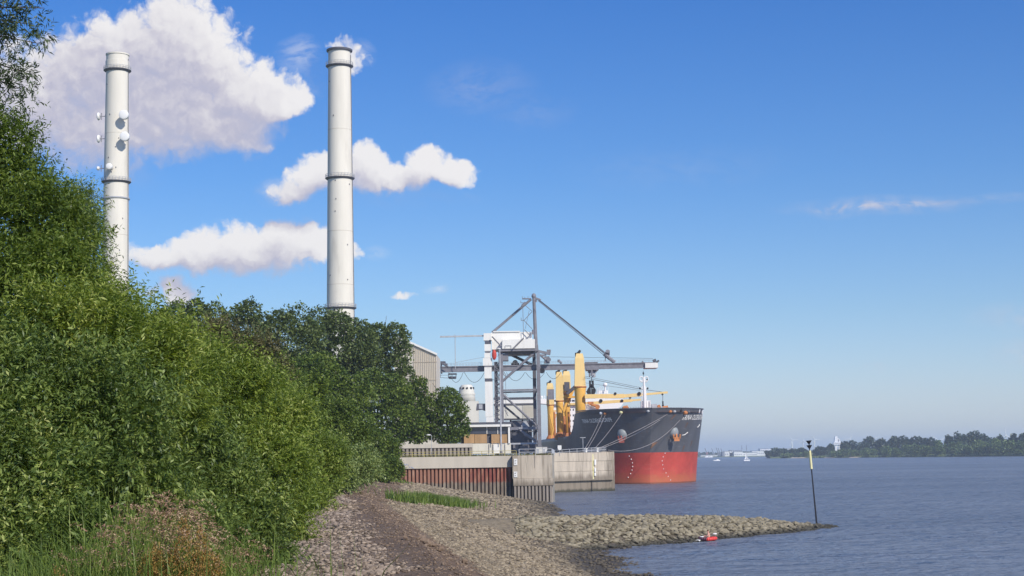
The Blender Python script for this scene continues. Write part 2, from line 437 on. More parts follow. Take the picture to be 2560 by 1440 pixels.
# ------------------------------------------------------------------ terrain
def crest_x(D): return np.interp(D, [-40, 0, 35, 75, 115, 133, 200, 285, 400], [6, 2, -1.9, -6.5, -11.0, -13.2, -19.5, -27, -40])
def crest_h(D): return np.interp(D, [-40, 0, 35, 75, 115, 200, 285], [6.4, 6.4, 5.95, 5.7, 5.6, 5.5, 5.3])
def water_x(D): return np.interp(D, [-40, 0, 35, 70, 106, 125, 141, 200, 285, 400], [26, 18, 12.5, 8.6, 5.7, 5.1, 6.6, 7.2, 5.5, 4])
GA, GB = np.array([2.0, 143.5]), np.array([33.6, 177.6])
_gd = (GB - GA) / np.linalg.norm(GB - GA); _gl = np.linalg.norm(GB - GA)
def groyne_h(X, D):
    rx, ry = X - GA[0], D - GA[1]
    t = rx * _gd[0] + ry * _gd[1]; s = rx * -_gd[1] + ry * _gd[0]
    h = np.interp(t, [-14, -4, 8, 22, 30, 38, 45, 50], [2.9, 2.75, 2.3, 1.85, 1.4, .65, .05, -.6])
    wd = np.interp(t, [-14, 0, 20, 36, 46, 50], [8, 7.2, 6.6, 5.0, 2.6, 1.6])
    return h - np.minimum(np.abs(s) / wd, 3) ** 1.5 * np.maximum(h + .05, .25) - np.clip(np.abs(s) - wd, 0, None) * .35
def terrain(X, D):
    X = np.asarray(X, float); D = np.asarray(D, float)
    xc, hc, xw = crest_x(D), crest_h(D), water_x(D)
    t = (X - xc) / (xw - xc)
    right = hc * (1 - np.clip(t, 0, None) ** .92)
    right = np.where((t > .9) & (D > 95) & (D < 142), np.maximum(right, .22 - (t - .9) * 1.1), right)
    right = np.maximum(right, -3)
    left = hc - np.clip(xc - X, 0, 4) * .03 + np.clip(xc - X - 4, 0, 40) * .05 * np.clip(D / 200, .3, 1)
    z = np.where(X > xc, right, left)
    z = np.maximum(z, groyne_h(X, D))
    z = z + fbm(X * .22, D * .12) * .55 + fbm(X * 1.1, D * .7, 3) * .16
    return z
Dg = np.concatenate([np.arange(-30, 20, 3.0), np.geomspace(20, 200, 430), np.linspace(200.5, 291, 110)])
ug = np.concatenate([-np.geomspace(16, 500, 34)[::-1], np.linspace(-15.5, 62, 300)])
DD, UU = np.meshgrid(Dg, ug, indexing='ij')
XX = UU + crest_x(DD)
ZZ = terrain(XX, DD)
nD, nU = DD.shape
idx = np.arange(nD * nU).reshape(nD, nU)
quads = np.stack([idx[:-1, :-1], idx[:-1, 1:], idx[1:, 1:], idx[1:, :-1]], -1).reshape(-1, 4)
def ground_mat():
    m = bpy.data.materials.new('bank_soil'); m.use_nodes = True
    b = NB(m.node_tree); p = m.node_tree.nodes['Principled BSDF']; p.inputs['Roughness'].default_value = .92
    p.inputs['Specular IOR Level'].default_value = .25
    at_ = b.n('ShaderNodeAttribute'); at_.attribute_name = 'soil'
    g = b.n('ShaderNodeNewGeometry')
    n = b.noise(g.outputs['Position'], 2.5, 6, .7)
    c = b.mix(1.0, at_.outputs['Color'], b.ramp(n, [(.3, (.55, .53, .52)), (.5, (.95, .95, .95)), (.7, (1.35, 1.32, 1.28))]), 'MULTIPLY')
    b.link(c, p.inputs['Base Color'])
    bn = b.n('ShaderNodeBump'); bn.inputs['Strength'].default_value = .8; bn.inputs['Distance'].default_value = .12
    b.link(b.noise(g.outputs['Position'], 5, 6, .7), bn.inputs['Height']); b.link(bn.outputs[0], p.inputs['Normal'])
    return m
bank = np_mesh('river_bank', np.stack([XX, DD, ZZ], -1).reshape(-1, 3), quads, ground_mat(), smooth=True)
tag(bank, kind='structure')
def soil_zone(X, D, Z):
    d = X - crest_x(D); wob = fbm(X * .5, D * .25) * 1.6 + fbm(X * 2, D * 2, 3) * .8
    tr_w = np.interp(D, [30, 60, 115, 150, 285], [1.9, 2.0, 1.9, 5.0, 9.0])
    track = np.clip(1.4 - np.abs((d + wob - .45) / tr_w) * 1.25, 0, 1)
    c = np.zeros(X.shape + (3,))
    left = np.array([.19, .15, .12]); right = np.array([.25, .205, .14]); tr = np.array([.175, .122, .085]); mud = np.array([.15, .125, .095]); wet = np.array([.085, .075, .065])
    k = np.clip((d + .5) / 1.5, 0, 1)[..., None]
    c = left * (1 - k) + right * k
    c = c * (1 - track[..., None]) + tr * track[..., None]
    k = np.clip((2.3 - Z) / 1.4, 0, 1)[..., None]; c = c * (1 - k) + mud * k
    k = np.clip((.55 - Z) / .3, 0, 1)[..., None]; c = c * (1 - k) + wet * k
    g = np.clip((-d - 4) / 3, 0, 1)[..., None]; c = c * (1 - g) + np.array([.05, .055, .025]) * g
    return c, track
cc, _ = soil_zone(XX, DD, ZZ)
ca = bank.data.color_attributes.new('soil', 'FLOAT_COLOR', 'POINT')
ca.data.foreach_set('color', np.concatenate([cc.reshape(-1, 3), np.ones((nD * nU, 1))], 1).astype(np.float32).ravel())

# land behind, flat industrial ground (z 8.3) and far shore are added below
M['grass_ground'] = mat('rough_grass_ground', (.09, .11, .04), .95, .3, .3)
QZ = 8.25
mb = MB()
mb.box((-1500 - 22, 291 + 1500, QZ / 2 - 2 - .05), (3000, 3000, QZ + 4))
tag(mb.build('ground', M['grass_ground']), kind='structure')
# quay deck, following the berth
SA = onz(1627, 1210, 0)      # stem at the waterline
THETA = R(3.8)
def shipw(x, y, z): # ship local -> world
    c, s = math.cos(THETA), math.sin(THETA)
    return Vector((SA.x + x * c - y * s, SA.y + x * s + y * c, z))
M['quay_deck'] = mat('quay_paving', (.30, .29, .27), .9, .15, .4)
q3l, q3r = onz(1381, 1233, 0), onz(1531, 1227, 0)
outline = [(-22.5, 291.5), (-20, 287), (0.5, 287), (0.5, 286), (7.0, 286), (7.0, 296), (4.5, 299), (4.5, q3l.y + 1.0), (q3l.x, q3l.y + 1.0), (q3r.x - .8, q3r.y + 1.0), (q3r.x - 4, 470), (4.5, 700), (4.5, 1200), (-22.5, 1200)]
vs = [(x, y, QZ) for x, y in outline] + [(x, y, -3) for x, y in outline]; n = len(outline)
tag(MB().add(vs, [tuple(range(n))] + [(i, n + i, n + (i + 1) % n, (i + 1) % n) for i in range(n)]).build('quay', M['quay_deck']), kind='structure')

# ------------------------------------------------------------------ water
def water_mat():
    m = bpy.data.materials.new('river_water'); m.use_nodes = True
    t = m.node_tree; t.nodes.clear(); b = NB(t)
    g = b.n('ShaderNodeNewGeometry'); pos = g.outputs['Position']
    n1 = b.noise(b.vm('MULTIPLY', pos, (.8, 1.0, 1)), 1.1, 4, .6)
    n2 = b.noise(b.vm('MULTIPLY', pos, (.5, 1.0, 1)), .22, 4, .6)
    n3 = b.noise(b.vm('MULTIPLY', pos, (.6, 1.0, 1)), .03, 3, .5)
    h = b.math('ADD', b.math('MULTIPLY', n1, .35), b.math('ADD', b.math('MULTIPLY', n2, 1.0), b.math('MULTIPLY', n3, 1.6)))
    bn = b.n('ShaderNodeBump'); bn.inputs['Strength'].default_value = 1.0; bn.inputs['Distance'].default_value = 2.2
    b.link(h, bn.inputs['Height'])
    patch = b.noise(b.vm('MULTIPLY', pos, (.25, 1.0, 1)), .012, 4, .6)
    c = b.ramp(patch, [(.35, (.135, .155, .195)), (.65, (.20, .225, .27))])
    d = b.n('ShaderNodeBsdfDiffuse'); b.link(c, d.inputs[0]); b.link(bn.outputs[0], d.inputs['Normal'])
    gl = b.n('ShaderNodeBsdfGlossy'); gl.inputs['Roughness'].default_value = .17; gl.inputs[0].default_value = (.88, .90, .95, 1)
    b.link(bn.outputs[0], gl.inputs['Normal'])
    fr = b.n('ShaderNodeFresnel'); fr.inputs[0].default_value = 1.33; b.link(bn.outputs[0], fr.inputs['Normal'])
    mx = b.n('ShaderNodeMixShader'); b.link(b.math('MULTIPLY', fr.outputs[0], .80, clamp=True), mx.inputs[0])
    b.link(d.outputs[0], mx.inputs[1]); b.link(gl.outputs[0], mx.inputs[2])
    o = b.n('ShaderNodeOutputMaterial'); b.link(mx.outputs[0], o.inputs[0])
    return m
M['water'] = water_mat()
# swell as real geometry where it shows, coarse beyond
wd = np.concatenate([[-200], np.geomspace(70, 700, 520), np.geomspace(720, 30000, 40)])
wa = np.concatenate([[-1.4, -.9, -.4], np.linspace(-.06, .40, 330), [.7, 1.4]])
WD, WA = np.meshgrid(wd, wa, indexing='ij')
WX = WA * np.abs(WD) + 0
amp = np.where((WD > 90) & (WA > -.06) & (WA < .4), np.interp(WD, [90, 130, 650, 700], [.3, 1, 1, 0]), 0)
WZ = (fbm(WX * .5, WD * .55, 4) * .26 + fbm(WX * .12, WD * .16, 3) * .18) * amp
WZ = np.where(WD < 0, 0, WZ)
i2 = np.arange(WD.size).reshape(WD.shape)
wq = np.stack([i2[:-1, :-1], i2[:-1, 1:], i2[1:, 1:], i2[1:, :-1]], -1).reshape(-1, 4)
tag(np_mesh('water', np.stack([WX, WD, WZ], -1).reshape(-1, 3), wq, M['water'], smooth=True), kind='structure')

# ------------------------------------------------------------------ stones
_ico = None
def ico():
    t = (1 + 5 ** .5) / 2
    v = np.array([(-1, t, 0), (1, t, 0), (-1, -t, 0), (1, -t, 0), (0, -1, t), (0, 1, t), (0, -1, -t), (0, 1, -t), (t, 0, -1), (t, 0, 1), (-t, 0, -1), (-t, 0, 1)], float) / math.sqrt(1 + t * t)
    f = np.array([(0, 11, 5), (0, 5, 1), (0, 1, 7), (0, 7, 10), (0, 10, 11), (1, 5, 9), (5, 11, 4), (11, 10, 2), (10, 7, 6), (7, 1, 8), (3, 9, 4), (3, 4, 2), (3, 2, 6), (3, 6, 8), (3, 8, 9), (4, 9, 5), (2, 4, 11), (6, 2, 10), (8, 6, 7), (9, 8, 1)])
    return v, f
IV, IF = ico()
def stones_mesh(name, pos, size, rs, m, parent=None):
    n = len(pos)
    V = IV[None] * (1 + (rs.rand(n, 12, 1) - .5) * .5)
    sc = size[:, None] * np.stack([.6 + .6 * rs.rand(n), .5 + .5 * rs.rand(n), .22 + .34 * rs.rand(n)], 1) * .62
    V = V * sc[:, None, :]
    # random rotation: small tilt + yaw
    a = rs.rand(n) * 6.283; tx = (rs.rand(n) - .5) * .9
    c, s = np.cos(tx)[:, None], np.sin(tx)[:, None]
    y = V[..., 1] * c - V[..., 2] * s; z = V[..., 1] * s + V[..., 2] * c; x = V[..., 0]
    c, s = np.cos(a)[:, None], np.sin(a)[:, None]
    V = np.stack([x * c - y * s, x * s + y * c, z], -1) + pos[:, None, :]
    Fq = (IF[None] + (np.arange(n) * 12)[:, None, None]).reshape(-1, 3)
    return np_mesh(name, V.reshape(-1, 3), Fq, m, parent)
rs = np.random.RandomState(11)
M['st_pink'] = stone_mat('pinkish_rubble', [(.1, (.075, .055, .04)), (.45, (.235, .18, .135)), (.95, (.46, .37, .285))])
M['st_tan'] = stone_mat('tan_rubble', [(.1, (.085, .066, .045)), (.4, (.225, .18, .125)), (.95, (.42, .345, .24))], (.2, 1.9, (.105, .09, .07)))
M['st_brown'] = stone_mat('dark_brown_gravel', [(.1, (.10, .07, .05)), (.6, (.21, .15, .105)), (.95, (.36, .275, .20))])
M['st_olive'] = stone_mat('olive_grey_riprap', [(.1, (.075, .062, .04)), (.4, (.22, .19, .13)), (.95, (.38, .33, .235))], (.35, .95, (.055, .052, .042)))
def inview(X, D, Z, m=160):
    u = 1280 + F * X / D; v = 1143 + F * (8 - Z) / D
    return (u > -m) & (u < 2560 + m) & (v < 1440 + m * 1.3)
allb = []
cand = {'pink': [], 'tan': [], 'brown': []}
for (d0_, d1_, s0, dens) in [(17, 26, .075, 90), (26, 36, .080, 120), (36, 50, .10, 90), (50, 72, .13, 52), (72, 100, .185, 27), (100, 142, .25, 14), (142, 200, .32, 8.5), (200, 289, .40, 4.2)]:
    area = (d1_ - d0_) * 44
    n = int(area * dens)
    D = d0_ + rs.rand(n) * (d1_ - d0_); X = crest_x(D) - 8 + rs.rand(n) * 44
    Z = terrain(X, D)
    keep = (Z > -.25) & inview(X, D, Z) & (groyne_h(X, D) < Z - .12) & (X < water_x(D) + 6)
    # mud apron: sparse
    keep &= ~((Z < .5) & (rs.rand(n) > .35))
    X, D, Z = X[keep], D[keep], Z[keep]
    _, tr = soil_zone(X, D, Z)
    rr = rs.rand(len(X)); cl = X - crest_x(D)
    size = s0 * (.45 + 1.25 * rs.rand(len(X)) ** 3)
    zone = np.where(tr > .45, 2, np.where(cl < .3, 0, 1))
    k2 = ~((zone == 2) & (rr > .5)); size = np.where(zone == 2, size * .6, size)
    # sandy-gravel strip directly right of the track: finer stone
    strip = (zone == 1) & (cl < np.interp(D, [30, 120], [4.2, 5.0])) & (rs.rand(len(X)) < .85); size = np.where(strip, size * .6, size)
    for z_, nm in ((0, 'pink'), (1, 'tan'), (2, 'brown')):
        q = k2 & (zone == z_); cand[nm].append(np.stack([X[q], D[q], Z[q], size[q]], 1))
def lone_stones(P, m, parent, nvar=10):
    metas = []
    for k in range(nvar):
        V = IV * (1 + (rs.rand(12, 1) - .5) * .5) * np.array([.55 + .4 * rs.rand(), .5 + .4 * rs.rand(), .35 + .25 * rs.rand()]) * .62
        me = bpy.data.meshes.new('stone'); me.from_pydata([tuple(v) for v in V], [], [tuple(int(i) for i in f) for f in IF]); me.materials.append(m); metas.append(me)
    inv = wloc(parent).inverted() if parent else Matrix.Identity(4)
    for i, (x, y, z, s) in enumerate(P):
        o = bpy.data.objects.new('stone', metas[i % nvar]); COL.objects.link(o); o.parent = parent
        o.location = inv @ Vector((x, y, z + s * .12)); o.scale = (s * 1.15,) * 3
        o.rotation_euler = ((rs.rand() - .5) * 1.0, (rs.rand() - .5) * 1.0, rs.rand() * 6.28)
mstn = {'pink': M['st_pink'], 'tan': M['st_tan'], 'brown': M['st_brown']}
lbl = {'pink': ('pale_rubble', 'pale pinkish rubble stones between the shrubs and the dark track'), 'tan': ('tan_rubble', 'tan rubble stones covering the slope down to the river'), 'brown': ('gravel', 'dark brown gravel lying on the track along the bank crest')}
for nm in ('pink', 'tan', 'brown'):
    P = np.concatenate(cand[nm])
    show = P[:, 3] / P[:, 1]; inf = inview(P[:, 0], P[:, 1], P[:, 2], 0)
    k = {'pink': 130, 'tan': 160, 'brown': 10}[nm]
    o = np.argsort(-show * inf); lone, rest = P[o[:k]], P[o[k:]]
    lone_stones(lone, mstn[nm], bank)
    so_ = stones_mesh(lbl[nm][0], rest[:, :3] + np.array([0, 0, 1]) * rest[:, 3:4] * .1, rest[:, 3], rs, mstn[nm])
    tag(so_, lbl[nm][1], 'stones', kind='stuff')
# broken ground: a little heap of dark stones in the track
hp = onz(1085, 1395, 5.4)
P = np.stack([hp.x + rs.randn(30) * .32, hp.y + rs.randn(30) * .7, np.zeros(30), .09 + .22 * rs.rand(30) ** 2], 1); P[:, 2] = terrain(P[:, 0], P[:, 1]) + .06
t = thing('stone_heap', 'small heap of dark broken stones lying in the brown track', 'stone heap', (hp.x, hp.y, float(terrain(hp.x, hp.y))))
lone_stones(P, M['st_brown'], t, 6)
# groyne
t_gro = thing('groyne', 'long low rubble stone groyne tapering to a point in the river', 'groyne', (GA[0], GA[1], 0))
n = 15000
tt = -8 + rs.rand(n) * 62; ss = (rs.rand(n) - .5) * 18
X = GA[0] + _gd[0] * tt - _gd[1] * ss; D = GA[1] + _gd[1] * tt + _gd[0] * ss; Z = terrain(X, D)
keep = (Z > -.3) & (groyne_h(X, D) >= Z - .45) & (X > 0)
X, D, Z = X[keep], D[keep], Z[keep]; sz = .24 + .52 * rs.rand(len(X)) ** 2.2
P = np.stack([X, D, Z, sz], 1)
near = (X - GA[0]) * -_gd[1] + (D - GA[1]) * _gd[0] < 1.5
o = np.argsort(-(sz * near)); lone_stones(P[o[:300]], M['st_olive'], t_gro)
r_ = P[o[300:]]
tag(stones_mesh('loose_stones', r_[:, :3] + np.array([0, 0, 1]) * r_[:, 3:4] * .12, r_[:, 3], rs, M['st_olive'], t_gro), kind='stuff')

# ------------------------------------------------------------------ foliage
def unit(v): return v / np.maximum(np.linalg.norm(v, axis=-1, keepdims=True), 1e-9)
def sample_blobs(blobs, n, rs, r0=.62, r1=1.06, front=.75):
    B = np.array(blobs, float)
    wts = (B[:, 3] * B[:, 5] + B[:, 4] * B[:, 5] + B[:, 3] * B[:, 4]); wts = wts / wts.sum()
    k = rs.choice(len(B), n, p=wts)
    d = unit(rs.randn(n, 3))
    # mostly the camera side and the top
    flip = (d[:, 1] > .35) & (rs.rand(n) < front); d[flip, 1] *= -1
    rad = r0 + (r1 - r0) * rs.rand(n) ** .7
    nz = fbm(d[:, 0] * 3 + k * 3.1, d[:, 2] * 3 + d[:, 1] * 2, 3); rad = rad * (1 + nz * .5 + rs.randn(n) * .05)
    P = B[k, :3] + d * B[k, 3:6] * rad[:, None]
    out = unit(d / B[k, 3:6])
    # drop points buried in other blobs
    inside = np.zeros(n, bool)
    for b in B:
        q = ((P - b[:3]) / b[3:6]); inside |= ((q * q).sum(1) < .42)
    return P[~inside], out[~inside]
def leaf_quads(base, dirv, length, width, rs, fold=.25):
    n = len(base)
    side = unit(np.cross(dirv, rs.randn(n, 3) * .6 + np.array([0, 0, 1.0])))
    nrm = np.cross(side, dirv)
    L = length[:, None]; Wd = width[:, None]
    tip = base + dirv * L + np.array([0, 0, -1]) * L * .12
    mid = base + dirv * L * .45
    a = mid + side * Wd + nrm * Wd * fold; b = mid - side * Wd + nrm * Wd * fold
    V = np.stack([base, a, tip, b], 1)
    return V
def shoots(name, blobs, n, m, parent, rs, shoot=.6, nl=12, ll=.10, lw=.011, up=.5, spread=.85, droop=.0, r0=.62, core=True, corem=None, zmin=None, front=.75, r1=1.06):
    P, O = sample_blobs(blobs, n, rs, r0, r1, front)
    n = len(P)
    sd = unit(O * .6 + np.array([0, 0, up]) + rs.randn(n, 3) * .42)
    sl_ = shoot * (.5 + .9 * rs.rand(n))
    t = (np.arange(nl) + .5) / nl
    pts = P[:, None, :] + sd[:, None, :] * (sl_[:, None, None] * t[None, :, None])
    pts[..., 2] -= droop * (t[None, :] ** 2) * sl_[:, None]
    rdir = unit(np.cross(sd[:, None, :], rs.randn(n, nl, 3)))
    ld = unit(sd[:, None, :] * .7 + rdir * spread + np.array([0, 0, -.12]))
    base = pts.reshape(-1, 3); ld = ld.reshape(-1, 3)
    nn = len(base)
    L = ll * (.6 + .7 * rs.rand(nn)) * np.tile(1.1 - .35 * t, n); Wd = lw * (.7 + .6 * rs.rand(nn))
    V = [leaf_quads(base, ld, L, Wd, rs)]
    if core:  # inner layer of broader leaves, keeps the crown from being see-through
        Pc, Oc = sample_blobs(blobs, int(n * 4.5), rs, .35, .80, front)
        nc = len(Pc); V.append(leaf_quads(Pc, unit(rs.randn(nc, 3)), np.full(nc, ll * 1.25), np.full(nc, max(lw * 2.4, ll * .28)), rs))
    V = np.concatenate(V)
    if zmin is not None: V = V[V[:, :, 2].min(1) > zmin]
    Fq = np.arange(len(V) * 4).reshape(-1, 4)
    return np_mesh(name, V.reshape(-1, 3), Fq, m, parent)
def clumps(name, blobs, n, size, m, parent, rs, front=.75, r0=.5, flat=.42):
    """far foliage: leaf-clump faces"""
    P, O = sample_blobs(blobs, n, rs, r0, 1.08, front)
    n = len(P); d = unit(O * .35 + rs.randn(n, 3) * .6)
    L = size * (.5 + rs.rand(n)); V = leaf_quads(P, d, L, L * flat, rs)
    return np_mesh(name, V.reshape(-1, 3), np.arange(len(V) * 4).reshape(-1, 4), m, parent)
def pblob(px, py, D, rx, rz, ry=None):
    c = at(px, py, D); k = D / F
    return (c.x, D, c.z, rx * k, ry if ry else (rx + rz) * .5 * k, rz * k)
def lumps(b, n, rs, k0=.28, k1=.45):
    """an ellipsoid broken into lobes"""
    x, y, z, rx, ry, rz = b; out = [(x, y, z, rx * .66, ry * .66, rz * .66)]
    for i in range(n):
        d = rs.randn(3); d /= np.linalg.norm(d)
        if d[1] > .3: d[1] *= -1
        q = .62 + .22 * rs.rand(); s = k0 + (k1 - k0) * rs.rand()
        out.append((x + d[0] * rx * q, y + d[1] * ry * q, z + d[2] * rz * q, rx * s, ry * s, rz * s * .9))
    return out
def trunk_mb(base, top, r, rs, limbs=5, spread=.5):
    mb = MB(); base = Vector(base); top = Vector(top)
    seg = [base + (top - base) * t + Vector((rs.randn() * r * .5, rs.randn() * r * .5, 0)) * (t > 0) for t in (0, .3, .6, .85, 1)]
    for i in range(4): mb.tube(seg[i], seg[i + 1], r * (1 - .2 * i), r * (1 - .2 * (i + 1)), 8)
    H = (top - base).length
    for i in range(limbs):
        a = rs.rand() * 6.28; s = seg[1 + i % 3]
        e = s + Vector((math.cos(a) * H * spread * .55, math.sin(a) * H * spread * .55, H * .38))
        mb.tube(s, e, r * .4, r * .1, 6)
    return mb
G = {}
G['tree_near'] = leaf_mat('willow_leaf_sunny', [(0.1, (0.0479, 0.078, 0.0156)), (0.45, (0.1162, 0.1771, 0.0312)), (0.75, (0.205, 0.2693, 0.0494)), (1, (0.3279, 0.3827, 0.091))], 0.36, .9)
G['bush_dark'] = leaf_mat('osier_leaf_dark', [(0.1, (0.0604, 0.0979, 0.0262)), (0.5, (0.1383, 0.2038, 0.0485)), (0.8, (0.2765, 0.3465, 0.084)), (1, (0.6535, 0.6727, 0.2611))], 0.32, 1.0)
G['bush_bright'] = leaf_mat('willow_leaf_bright', [(0.1, (0.0766, 0.1189, 0.0239)), (0.45, (0.1783, 0.2526, 0.0438)), (0.8, (0.3227, 0.3864, 0.0794)), (1, (0.5267, 0.5499, 0.1788))], 0.4, .5)
G['bush_silver'] = leaf_mat('silver_willow_leaf', [(0.2, (0.0975, 0.1437, 0.0484)), (0.5, (0.2113, 0.2804, 0.0908)), (0.9, (0.39, 0.4456, 0.1573))], .25, .35)
G['bush_olive'] = leaf_mat('olive_willow_leaf', [(0.2, (0.0607, 0.0625, 0.024)), (0.5, (0.1283, 0.125, 0.0504)), (0.9, (0.216, 0.1938, 0.09))], .25, .35)
G['tree_dark'] = leaf_mat('poplar_leaf_dark', [(0.1, (0.0453, 0.0693, 0.0246)), (0.5, (0.1045, 0.1486, 0.0464)), (0.9, (0.2091, 0.2559, 0.0792))], 0.28, .25)
G['tree_mid'] = leaf_mat('maple_leaf_mid', [(0.1, (0.0441, 0.0772, 0.0157)), (0.5, (0.1071, 0.1644, 0.0288)), (0.9, (0.2362, 0.3001, 0.055))], 0.3, .3)
G['tree_far'] = leaf_mat('far_tree_leaf', [(0.1, (0.0234, 0.0416, 0.028)), (0.5, (0.0442, 0.0715, 0.042)), (0.9, (0.0715, 0.1066, 0.056))], .1, .02)
G['bush_far'] = leaf_mat('far_shrub_leaf', [(0.1, (0.065, 0.1105, 0.036)), (0.5, (0.117, 0.1755, 0.054)), (0.9, (0.195, 0.26, 0.078))], .1, .02)
G['spray'] = leaf_mat('overhanging_willow_leaf', [(.1, (.030, .050, .022)), (.5, (.065, .10, .040)), (.9, (.14, .18, .09))], .25, 1.0)
G['grass'] = leaf_mat('meadow_grass', [(0.1, (0.07, 0.1148, 0.0195)), (0.5, (0.14, 0.216, 0.039)), (0.9, (0.266, 0.324, 0.078))], .3, .8)
G['dry'] = leaf_mat('dry_grass_head', [(.1, (.24, .13, .09)), (.5, (.42, .25, .17)), (.9, (.55, .42, .25))], .25, 1)
G['dock'] = leaf_mat('rusty_dock_seed', [(.1, (.20, .10, .03)), (.5, (.36, .20, .055)), (.9, (.40, .31, .10))], .2, 2)
GZ = lambda x, y: float(terrain(x, y))

def shrub(label, blobs, n, m, D, px, **kw):
    B = [pblob(*b) for b in blobs] if len(blobs[0]) <= 6 and kw.pop('pix', True) else blobs
    cx = at(px, 1200, D).x; gz = GZ(cx, D)
    lump = kw.pop('lump', 0)
    cat = kw.pop('cat', 'shrub'); nm = kw.pop('nm', 'willow_shrub'); grp = kw.pop('grp', None)
    if lump: B = sum([lumps(b, lump, rs) for b in B], [])
    t = thing(nm, label, cat, (cx, D, gz), grp)
    B0 = sorted(B, key=lambda b: -b[3])[:7]
    sm = MB()
    for b in B0:
        e = Vector((b[0], b[1], b[2])); s = Vector((cx + (b[0] - cx) * .25, D + (b[1] - D) * .3, gz - .2))
        m_ = (s + e) / 2 + Vector((0, 0, .3)); r = .03 + D * .0006
        sm.tube(s, m_, r * 1.5, r, 6); sm.tube(m_, e, r, r * .4, 6)
    sm.build('stem' if cat == 'shrub' else 'trunk', M['bark'], t)
    shoots('foliage' if cat == 'shrub' else 'crown', B, n, m, t, rs, **kw)
    return t

# tree whose branches hang into the top left corner
cx = at(-330, 700, 19).x
t = thing('overhanging_tree', 'tree at the upper left edge whose leafy sprays hang against the sky', 'tree', (cx, 19, GZ(cx, 19)))
mb = trunk_mb((cx, 19, GZ(cx, 19) - .2), at(-300, -60, 19), .22, rs, 0)
tips = []
for (x0, y0, x1, y1) in [(-260, 60, 110, 20), (-260, 90, 105, 110), (-250, 130, 90, 190), (-240, 160, 60, 225), (-250, 60, 60, -30), (-250, 60, 70, 60), (-200, 120, 20, 215)]:
    a, b = at(x0, y0, 19), at(x1, y1, 19); mid = (a + b) / 2 + Vector((0, 0, .12))
    mb.tube(a, mid, .03, .014, 5); mb.tube(mid, b, .014, .004, 5)
    for k in range(7): tips.append(mid.lerp(b, .1 + .15 * k) if k < 6 else b)
mb.build('trunk', M['bark'], t)
B = []
for p in tips: B.append((p.x + rs.randn() * .05, p.y + rs.randn() * .2, p.z + rs.randn() * .05, .10, .16, .085))
B += [pblob(-30, 60, 19, 60, 45), pblob(0, 5, 19, 55, 32), pblob(-170, 70, 19, 110, 80)]
shoots('crown', B, 1500, G['spray'], t, rs, shoot=.17, nl=8, ll=.085, lw=.0085, up=-.15, spread=.8, droop=.3, r0=.3, core=False)

# big willow on the left
shrub('tall bushy willow tree rising at the left edge beneath the big cloud', [
    (-60, 440, 27, 160, 150), (50, 470, 27, 95, 110), (100, 560, 27, 90, 120), (-30, 600, 27, 230, 180), (125, 560, 27, 78, 90), (150, 700, 26, 95, 120), (60, 760, 26, 230, 140), (205, 660, 27, 36, 50), (-100, 900, 27, 300, 250), (235, 830, 27, 85, 85)],
    9000, G['tree_near'], 27, -20, lump=8, shoot=.42, nl=12, ll=.12, lw=.0135, up=.55, cat='tree', nm='willow_tree')
shrub('loose grey green willow branches in front of the left chimney', [
    (215, 550, 30, 40, 42), (195, 590, 30, 50, 48), (238, 612, 30, 26, 26), (262, 690, 30, 22, 30), (195, 500, 30, 32, 35)],
    1500, G['bush_silver'], 30, 180, lump=4, shoot=.35, nl=10, ll=.10, lw=.010, up=.3, cat='tree', nm='willow_tree', r0=.3, core=False)
# near dark osier thicket
shrub('dark green osier thicket filling the lower left corner', [
    (40, 980, 22, 230, 170), (230, 1010, 22.5, 180, 150), (60, 1220, 21, 260, 190), (330, 1160, 22, 170, 170), (180, 1400, 20.5, 260, 160), (-120, 1150, 21, 200, 260), (400, 1330, 23, 150, 150)],
    8500, G['bush_dark'], 22, 130, lump=9, shoot=.45, nl=12, ll=.115, lw=.0135, up=.35)
shrub('fresh green upright willow shoots above the dark thicket', [
    (250, 850, 25, 130, 90), (370, 900, 26, 110, 100), (130, 830, 24.5, 120, 60), (330, 1010, 26, 130, 110), (430, 1000, 28, 100, 110), (290, 820, 27, 60, 50)],
    4200, G['bush_bright'], 25.5, 280, lump=7, shoot=.7, nl=13, ll=.13, lw=.0135, up=1.0)
shrub('mid green willow shrub behind the tall grass near the path', [
    (470, 1180, 30, 130, 180), (560, 1270, 31, 140, 150), (620, 1360, 31, 110, 80), (480, 1360, 29, 140, 120), (690, 1400, 33, 70, 45), (400, 1240, 28, 100, 150)],
    6000, G['bush_dark'], 30.5, 500, lump=8, shoot=.5, nl=12, ll=.135, lw=.016, up=.35)
shrub('bright yellow green willow shrub bulging over the pale rubble', [
    (560, 1010, 44, 120, 120), (650, 1090, 46, 110, 130), (600, 1180, 43, 150, 130), (710, 1210, 46, 95, 110), (690, 1300, 45, 95, 80), (480, 960, 42, 90, 100)],
    8000, G['bush_bright'], 45, 580, lump=8, shoot=.7, nl=12, ll=.17, lw=.021, up=.45)
shrub('rounded bright willow shrub at the bend of the brown track', [
    (720, 1080, 78, 75, 90), (770, 1160, 80, 85, 90), (740, 1230, 76, 90, 75), (810, 1210, 84, 50, 60), (660, 1010, 74, 80, 80)],
    5200, G['bush_bright'], 80, 720, lump=7, shoot=.7, nl=9, ll=.20, lw=.028, up=.5)
shrub('silvery green willow shrub next to the end of the sheet piling', [
    (820, 1140, 112, 65, 55), (880, 1165, 118, 52, 55), (790, 1190, 108, 55, 45), (850, 1195, 112, 60, 30), (920, 1175, 124, 28, 45)],
    3400, G['bush_silver'], 115, 850, lump=6, shoot=.8, nl=8, ll=.28, lw=.04, up=.5)
